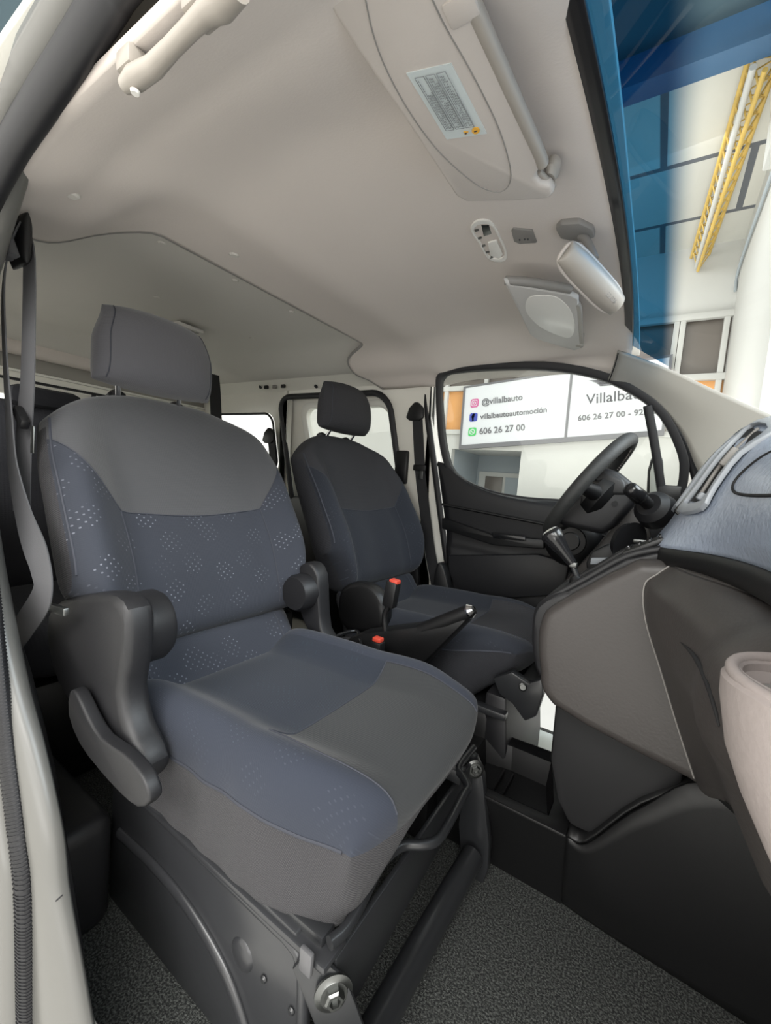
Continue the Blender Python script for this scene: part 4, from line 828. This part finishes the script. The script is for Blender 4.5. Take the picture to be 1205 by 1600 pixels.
# cup holder at the dash end
cu = thing('dash_cup_holder', (.11, -.62, .8), 'pale taupe round cup holder on the near end of the dashboard', 'cup holder')
cc = V((.115, -.615, .832))
lathe('holder_body', [(.001, -.150), (.006, -.145), (.022, -.118), (.040, -.085), (.053, -.055), (.061, -.02), (.062, -.006), (.058, 0), (.052, .002), (.050, .0), (.050, -.006), (.046, -.010), (.042, -.012), (.040, -.05), (.001, -.05)], cc, (.03, .06, 1), 'taupe_light', cu, 48, (1, 1.15))
tube('holder_lip', [cc + V((.056 * cos(a), .064 * sin(a), .001)) for a in [2 * pi * i / 40 for i in range(40)]], .0045, 'taupe_light', cu, 10, closed=True)
lathe('holder_well', [(.040, -.011), (.039, -.045), (.001, -.045)], cc, (.03, .06, 1), 'grey_plastic', cu, 40, (1, 1.15))
# gear lever
gv = thing('gear_lever', (-.12, .0, .75), 'black gear lever with chrome cap leaning out of the dash shelf', 'gear lever')
g0, g1, g2 = at(906, 912, 'y', 0), at(893, 878, 'y', 0), at(862, 835, 'y', 0)
tube('shaft', [g0, g1, g1.lerp(g2, .3)], .006, 'black_metal', gv, 12)
kp = [g1 + (g1 - g2) * .05, g1.lerp(g2, .35), g1.lerp(g2, .75), g2, g2 + (g2 - g1) * .10, g2 + (g2 - g1) * .16]
tube('knob', kp, [.010, .014, .021, .026, .021, .006], 'black_gloss', gv, 24, 4) if False else tube('knob', kp, [.010, .014, .021, .025, .020, .004], 'black_gloss', gv, 24)
tube('chrome_cap', [g2 + (g2 - g1) * .105, g2 + (g2 - g1) * .15, g2 + (g2 - g1) * .18], [.0215, .015, .003], 'chrome', gv, 24)
lathe('boot', [(.040, -.012), (.034, 0), (.016, .018), (.008, .03)], g0 - V((0, 0, .012)), (-.45, 0, .9), 'black_plastic', gv, 24)
box('collar', tuple(g1 - (g2 - g1) * .1), (.016, .016, .012), 'steel', gv, .002)
# steering wheel
sw_ = thing('steering_wheel', (-.18, .38, .98), 'worn black leather steering wheel tilted above the driver seat', 'steering wheel')
wt, wb_ = at(985, 688, 'y', .37), at(862, 828, 'y', .37); wc = (wt + wb_) / 2; Rw = (wt - wb_).length / 2 + .002; wd = (wt - wb_).normalized(); wn = V((wd.z, 0, -wd.x))   # towards the dash
tube('rim', [wc + wd * Rw * cos(2 * pi * i / 60) + V((0, 1, 0)) * Rw * sin(2 * pi * i / 60) for i in range(60)], .019, 'steering_leather', sw_, 16, closed=True)
for i in range(14):
    a = radians(-14 + 3.2 * i) ; c_ = wc + wd * Rw * cos(a + .5) + V((0, 1, 0)) * Rw * sin(a + .5)
    d_ = (c_ - wc).normalized(); box('stitch', tuple(c_ - d_ * .012 + wn * .0125), (.003, .003, .006), 'taupe_light', sw_, .0005)
hub = lathe('hub', [(.001, -.035), (.05, -.032), (.075, -.01), (.08, .02), (.06, .04), (.001, .04)], wc + wn * .03, wn, 'black_plastic', sw_, 32)
for a in (90, 270, 180):
    a = radians(a); d_ = wd * cos(a) + V((0, 1, 0)) * sin(a); tube('spoke', [wc + d_ * .05 + wn * .03, wc + d_ * .11 + wn * .02, wc + d_ * Rw], [.026, .02, .015], 'black_plastic', sw_, 12, 4) if False else tube('spoke', [wc + d_ * .05 + wn * .03, wc + d_ * .11 + wn * .02, wc + d_ * Rw], [.026, .02, .015], 'black_plastic', sw_, 12)
tag(sw_, None)
sc_ = thing('steering_column', (-.05, .38, .9), 'black steering column shroud behind the wheel', 'steering column')
shp = ats([(862, 812), (880, 822), (942, 836), (962, 822), (990, 790), (1002, 765), (968, 738), (940, 728), (915, 760), (885, 790)], 'y', .315)
prism('shroud', shp, (0, .13, 0), 'dark_plastic', sc_, .018, 3)
prism('upper_cover', ats([(925, 748), (945, 735), (975, 748), (985, 775), (950, 775)], 'y', .31), (0, .14, 0), 'dark_plastic', sc_, .012, 3)
lathe('screw_hole', [(.001, .002), (.007, .002), (.008, -.001)], at(961, 787, 'y', .312), (0, 1, 0), 'black_deep', sc_, 12)
k0, k1 = at(1018, 792, 'y', .28), at(985, 764, 'y', .20)
sk_ = thing('column_stalk', tuple(k1), 'black ribbed wiper stalk sticking out beside the steering column', 'stalk')
tube('arm', [k0 + (k0 - k1) * .5, k0, k0.lerp(k1, .55)], [.012, .014, .016], 'black_plastic', sk_, 16); tube('knob', [k0.lerp(k1, .5), k0.lerp(k1, .56), k1, k1 + (k1 - k0) * .08], [.015, .020, .018, .010], 'black_gloss', sk_, 20)
lathe('stalk_base', [(.001, 0), (.05, 0), (.045, .03), (.03, .045)], k0 + (k0 - k1) * .3, k1 - k0, 'dark_plastic', sk_, 28)
ky = thing('car_keys', tuple(at(990, 860, 'y', .22)), 'bunch of keys on a steel ring hanging by the ignition', 'keys')
kc = at(985, 862, 'y', .20)
tube('key_ring', [kc + V((.012 * cos(a), .006 * sin(a), .014 * sin(a))) for a in [2 * pi * i / 20 for i in range(20)]], .0016, 'chrome', ky, 8, closed=True)
tube('key_ring', [kc + V((.022 + .010 * cos(a), .006, .010 * sin(a) - .004)) for a in [2 * pi * i / 20 for i in range(20)]], .0016, 'chrome', ky, 8, closed=True)
box('key_fob', tuple(at(1002, 858, 'y', .20)), (.05, .02, .018), 'black_plastic', ky, .006); box('key', tuple(at(973, 868, 'y', .20)), (.012, .004, .022), 'steel', ky, .002)
box('key', tuple(at(1000, 846, 'y', .22)), (.03, .006, .010), 'steel', ky, .003)
# door mirror outside
dm = thing('door_mirror', tuple(at(1018, 745, 'y', .92)), 'white door mirror seen through the small front window', 'mirror')
prism('housing', ats([(1010, 775), (1012, 735), (1018, 714), (1028, 708), (1036, 715), (1040, 780)], 'y', .93), (0, .16, 0), 'rubber', dm, .012, 3); prism('mirror_glass', ats([(1015, 775), (1016, 738), (1021, 719), (1029, 714), (1034, 720), (1036, 778)], 'y', .925), (0, .004, 0), 'white_paint', dm, .001)
tube('mirror_arm', [(-.02, .76, .86), (-.01, .86, .85), tuple(at(1024, 770, 'y', .96))], .022, 'rubber', dm, 12)
# ================================================================== CEILING THINGS
def visor(pxs, zc, th, m, root, px_smooth=0):
    P = [at(px, py, 'z', zc) for px, py in pxs]
    return prism('visor_panel', P, (0, 0, th), m, root, .007, 3)
vp = thing('sun_visor', (-.3, -.5, 1.45), 'large beige passenger sun visor folded up with a white warning label', 'sun visor')
VZ = 1.440
P_ = [(440, -110), (505, 0), (560, 85), (640, 200), (700, 290), (712, 308), (728, 317), (800, 316), (858, 312), (867, 303), (862, 292), (845, 288), (836, 278), (846, 262), (846, 250), (838, 232), (800, 150), (744, 20), (722, -30), (690, -110)]
visor(P_, VZ, .018, 'visor_vinyl', vp)
tube('visor_edge', [at(px, py, 'z', VZ + .006) + V((.002, 0, 0)) for px, py in ((700, -80), (742, 20), (800, 150), (838, 234), (846, 256))], .009, 'beige_plastic', vp, 12, 4)
ov = [(560, -60), (585, 60), (625, 150), (680, 230), (740, 285), (778, 300), (797, 285), (795, 250), (775, 190), (735, 110), (690, 30), (650, -60)]
tube('pressed_oval', [at(px, py, 'z', VZ - .0003) for px, py in cr([V((a, b, 0)) for a, b in ov], 5) for px, py in [(px, py)]] if False else [at(p.x, p.y, 'z', VZ - .0003) for p in cr([V((a, b, 0)) for a, b in ov], 5)], .0009, 'grey_plastic', vp, 6)
L4 = [at(px, py, 'z', VZ - .001) for px, py in ((635, 115), (705, 99), (761, 209), (698, 218))]
lb = prism('label', L4, (0, 0, .002), 'label_white', vp, 0)
def lp(u_, v_, dz=-.0018): return (L4[0].lerp(L4[1], u_)).lerp(L4[3].lerp(L4[2], u_), v_) + V((0, 0, dz))
for k in range(3):
    u0 = .13 + .245 * k; u1 = u0 + .20
    tube('label_box', [lp(u0, .06), lp(u1, .06), lp(u1, .84), lp(u0, .84)], .0004, 'label_ink', lb, 5, closed=True)
    for q in range(5):
        uu = u0 + .035 + .034 * q
        for s_ in range(16):
            a = .10 + .045 * s_; 
            if (k == 0 and s_ < 4 and q > 0) or random.random() < .12 or (q > 2 and s_ < 2): continue
            prism('label_print', [lp(uu, a), lp(uu + .02, a), lp(uu + .02, a + .036 * random.uniform(.7, 1)), lp(uu, a + .036)], (0, 0, .0004), 'label_ink', lb) if False else None
bm = bmesh.new()
for k in range(3):
    u0 = .13 + .245 * k
    for q in range(5):
        uu = u0 + .035 + .034 * q
        for s_ in range(22):
            a = .10 + .033 * s_
            if (k == 0 and s_ < 5 and q > 0) or random.random() < .12 or (q > 2 and s_ < 2) or (k == 2 and q == 4 and s_ < 8): continue
            e_ = a + .03 * random.uniform(.6, 1)
            vs = [bm.verts.new(p) for p in (lp(uu, a), lp(uu + .018, a), lp(uu + .018, e_), lp(uu, e_))]; bm.faces.new(vs)
frombm('label_print', bm, 'label_ink', lb, False)
for u_, v_, r_ in ((.80, .91, .0055), (.55, .92, .004)):
    c_ = lp(u_, v_); prism('label_symbol', [c_ + V((r_ * cos(2 * pi * i / (14 if r_ > .005 else 3)), r_ * sin(2 * pi * i / (14 if r_ > .005 else 3)), 0)) for i in range(14 if r_ > .005 else 3)], (0, 0, .0008), 'label_orange', lb)
    box('symbol_mark', tuple(c_ - V((0, 0, .0006))), (.004 * r_ / .0055, .0015, .0006), 'ink', lb, 0)
pc = [at(858, 296, 'z', 1.45), at(866, 272, 'z', 1.462)]
tube('visor_pivot', [at(842, 268, 'z', 1.452), at(852, 278, 'z', 1.452), at(866, 290, 'z', 1.455)], .0045, 'beige_plastic', vp, 10)
lathe('pivot_clip', [(.001, -.008), (.008, -.008), (.012, .002), (.010, .018)], at(862, 270, 'z', 1.466), (.2, 0, 1), 'beige_plastic', vp, 18, (1, 1.5))
box('hinge_block', tuple(at(722, 4, 'z', 1.447)), (.035, .03, .02), 'visor_vinyl', vp, .005)
vd = thing('sun_visor', (-.3, .25, 1.45), 'smaller pale driver sun visor folded up with a round mirror cover', 'sun visor')
DV = [(786, 440), (800, 446), (892, 462), (904, 468), (905, 500), (909, 544), (898, 549), (838, 531), (828, 524), (806, 480)]
visor(DV, 1.432, .016, 'visor_light', vd)
tube('visor_spine', [at(px, py, 'z', 1.444) for px, py in ((790, 438), (820, 440), (860, 446), (892, 452))], .0105, 'grey_plastic', vd, 12, 4)
tube('visor_edge', [at(px, py, 'z', 1.440) for px, py in ((885, 468), (903, 476), (906, 505), (908, 540))], .008, 'beige_plastic', vd, 12, 4)
ovd = [(848, 462), (872, 466), (892, 486), (898, 512), (890, 528), (866, 522), (840, 508), (822, 486), (826, 466)]
prism('mirror_cover', [at(p.x, p.y, 'z', 1.4305) for p in cr([V((a, b, 0)) for a, b in ovd], 5, True)], (0, 0, .004), 'lamp_white', vd, .001)
lathe('visor_pivot', [(.001, -.01), (.010, -.01), (.012, .0), (.008, .03)], at(906, 536, 'z', 1.44), (.1, 0, 1), 'beige_plastic', vd, 18)
tag(vp, None, group='sun visors'); tag(vd, None, group='sun visors')
def oncl(px, py, dz=0):
    p = at(px, py, 'z', 1.5)
    for _ in range(6): p = at(px, py, 'z', hz(p.x, p.y) + dz)
    return p
# map lamp without its cover
ml = thing('map_lamp', tuple(oncl(762, 378)), 'oval white map lamp with its cover missing and bulb carrier bare', 'lamp')
lo = [(738, 352), (746, 346), (760, 345), (772, 353), (784, 376), (792, 396), (790, 407), (778, 410), (762, 404), (748, 380), (736, 362)]
lo3 = [oncl(a, b, -.004) for a, b in lo]; lc = sum(lo3, V()) / len(lo3)
ring('lamp_rim', lo3, [lc.lerp(p, .84) for p in lo3], (0, 0, .008), 'lamp_white', ml, n=3, bevel=.001)
prism('lamp_tray', [lc.lerp(p, .86) + V((0, 0, .004)) for p in lo3], (0, 0, .004), 'grey_plastic', ml, smooth=3)
prism('bulb_carrier', [oncl(a, b, -.001) for a, b in ((752, 352), (764, 352), (768, 366), (756, 370))], (0, 0, .003), 'steel', ml, .001)
prism('reflector', [oncl(a, b, -.003) for a, b in ((762, 380), (776, 376), (786, 398), (780, 405), (766, 400))], (0, 0, .005), 'lamp_white', ml, .002)
for a, b in ((745, 360), (750, 372), (756, 384), (762, 394), (768, 402)): box('contact', tuple(oncl(a, b, -.002)), (.008, .004, .004), 'steel', ml, .001)
swc = thing('roof_switch', tuple(oncl(819, 370)), 'small grey switch plate on the headliner beside the bare map lamp', 'switch')
prism('plate', [oncl(a, b, -.004) for a, b in ((799, 362), (802, 358), (832, 361), (839, 380), (812, 382), (803, 378))], (0, 0, .006), 'grey_plastic', swc, .002)
for a, b in ((812, 375), (820, 374), (825, 374)): box('switch_hole', tuple(oncl(a, b, -.005)), (.0025, .004, .002), 'ink', swc, 0)
# interior mirror
im = thing('rear_view_mirror', tuple(oncl(900, 360)), 'beige backed rear view mirror hanging from the headliner by the windshield', 'mirror')
prism('mount', [oncl(a, b, -.012) for a, b in ((868, 360), (876, 352), (905, 350), (926, 360), (930, 372), (905, 380), (876, 374))], (0, 0, .016), 'grey_plastic', im, .004)
E1, E2 = at(888, 398, 'y', -.13), at(960, 474, 'y', .02)
tube('arm', [oncl(908, 368, -.01), at(918, 378, 'y', -.05), at(930, 405, 'y', -.055)], .008, 'grey_plastic', im, 12, 4)
ul = (E2 - E1).normalized(); vd_ = (E1 + E2) / 2; view = (vd_ - CAM).normalized(); hgt_ = (at(935, 405, 'y', -.055) - at(905, 440, 'y', -.055)); hgt_ = (hgt_ - ul * hgt_.dot(ul)); hw_ = .026; hgt_.normalize(); nn_ = ul.cross(hgt_).normalized()
if nn_.dot(view) > 0: nn_ = -nn_
LL = (E2 - E1).length / 2 + .012
def SM(a, b, s): 
    return vd_ + ul * a * LL + hgt_ * b * (hw_ * (1 - .22 * abs(a) ** 3)) + nn_ * ((.010 + .012 * (1 - b * b)) if s > 0 else -.008)
AM = sorted(set(round(x, 5) for x in RIM + spaced([-.93, .93], 14) + [-x for x in RIM]))
pillow('housing', AM, AM, SM, ['beige_plastic'], lambda a, b, s: 0, im, 6, None, 5)
tube('glass_rim', [vd_ - nn_ * .004 + ul * LL * 1.0 * x + hgt_ * hw_ * y for x, y in [(cos(t) * abs(cos(t)) ** -.55 if abs(cos(t)) > 1e-6 else 0, sin(t) * abs(sin(t)) ** -.45 if abs(sin(t)) > 1e-6 else 0) for t in [2 * pi * (i + .5) / 40 for i in range(40)]]], .004, 'visor_vinyl', im, 8, closed=True)
text('lettering', 'E2 026', .012, vd_ + ul * LL * .35 - hgt_ * .006 + nn_ * .0215, ul, hgt_, 'grey_plastic', im, .0004)
# grab handle
gh = thing('grab_handle', (-.55, -.71, 1.43), 'beige plastic grab handle on the headliner above the near door', 'handle')
hp = [oncl(px, py, -.030) for px, py in ((196, 134), (212, 122), (240, 105), (268, 75), (300, 42), (322, 20), (345, 5), (372, -25))]
tube('grip', hp, [.008, .0115, .010, .0085, .0085, .0095, .013, .012], 'beige_plastic', gh, 16)
for a, b in ((212, 104), (318, 8)): box('mount', tuple(oncl(a, b, -.012)), (.03, .03, .022), 'beige_plastic', gh, .005)
lathe('screw_cap', [(.001, -.003), (.004, -.003), (.005, 0)], hp[1] - V((0, 0, .013)), (0, 0, 1), 'lamp_white', gh, 12)
# rear ceiling lamp
rlmp = thing('rear_lamp', tuple(at(291, 513, 'z', 1.51)), 'small rounded lamp on the rear headliner behind the near headrest', 'lamp')
q_ = at(291, 513, 'z', 1.505)
box('base', tuple(q_), (.075, .12, .016), 'headliner_rear', rlmp, .007); box('lens', tuple(q_ - V((0, 0, .008))), (.05, .09, .006), 'grey_plastic', rlmp, .003)
# ================================================================== BELTS
Y1 = -.705
b1 = thing('seat_belt', (-1.08, Y1, 1.3), 'grey front seat belt hanging from its knotted loop beside the near seat', 'seat belt')
ap_ = [at(px, py, 'y', Y1) for px, py in ((25, 372), (18, 400), (30, 350))]
anc = at(32, 378, 'y', Y1)
pillow('anchor', AM, AM, lambda a, b, s: anc + V((a * .035, .012 * s, b * .045)), ['black_plastic'], lambda a, b, s: 0, b1, 4, None, 4)
for dx in (-.012, .006, .02): tube('loop_fold', [anc + V((dx - .02, -.02, .04)), anc + V((dx, -.026, .0)), anc + V((dx + .012, -.018, -.04))], .009, 'belt', b1, 10, 5, flat=((1, 0, 0), .6))
sB = [(30, 348), (44, 392), (46, 440), (45, 520), (43, 600), (40, 640), (36, 720), (34, 800)]
ribbon('webbing', [at(px, py, 'y', Y1 + .01) for px, py in sB], [(1, .1, 0), (1, .25, 0), (1, .5, 0)], .038, .0025, 'belt', b1)
sA = [(30, 350), (12, 400), (5, 460), (8, 560), (14, 650), (20, 730), (38, 810), (62, 880), (66, 930), (40, 975), (22, 1000)]
ribbon('webbing', [at(px, py, 'y', Y1 - .012) for px, py in sA], [(1, -.22, 0), (1, -.2, 0), (1, -.13, 0), (1, .0, 0), (1, .3, 0), (1, .25, 0), (1, .2, .1)], .045, .0025, 'belt', b1)
tq = at(33, 652, 'y', Y1); box('tongue_plate', tuple(tq), (.055, .016, .02), 'black_plastic', b1, .004, Matrix.Rotation(radians(35), 3, 'Y')); box('tongue', tuple(at(51, 687, 'y', Y1)), (.014, .003, .05), 'steel', b1, .001)
box('reel_tag', tuple(at(90, 952, 'y', -.70)), (.075, .01, .014), 'steel', b1, .002, Matrix.Rotation(radians(-6), 3, 'Y'))
def pillar_belt(path, y, name_label, w_, tongue=None, group=None):
    o = thing('seat_belt', tuple(at(*path[0], 'y', y)), name_label, 'seat belt', group)
    t0 = at(*path[0], 'y', y); s = w_ / .045
    prism('anchor', [t0 + V((x * s, 0, z * s)) for x, z in ((-.042, -.022), (-.03, .018), (-.008, .04), (.008, .04), (.034, .018), (.038, -.022), (.02, -.034), (-.026, -.034))], (0, -.022, 0), 'black_plastic', o, .006, 2)
    ribbon('webbing', [at(px, py, 'y', y - .012) for px, py in path], (1, 0, 0), w_, .003, 'belt_dark', o)
    if tongue:
        tp = at(*tongue, 'y', y - .018); box('tongue_plate', tuple(tp), (.066, .014, .028), 'black_plastic', o, .004); box('tongue', tuple(tp + V((.008, -.002, -.032))), (.026, .004, .04), 'steel', o, .001)
    return o
pillar_belt([(652, 645), (654, 690), (657, 740), (664, 800), (672, 860), (682, 915)], .745, 'black seat belt on the white pillar behind the driver seat', .052, (656, 731))
pillar_belt([(423, 682), (425, 700), (427, 730), (430, 760)], .735, 'black rear seat belt hanging by the far quarter window', .055)
rbt = ribbon('seat_belt', [at(334, 585, 'x', -2.22), at(336, 608, 'x', -2.2), at(338, 650, 'x', -2.15), at(342, 700, 'x', -2.1)], (0, 1, 0), .07, .004, 'belt_dark'); tag(rbt, 'black strap hanging from the rear headliner beside the near headrest', 'seat belt')
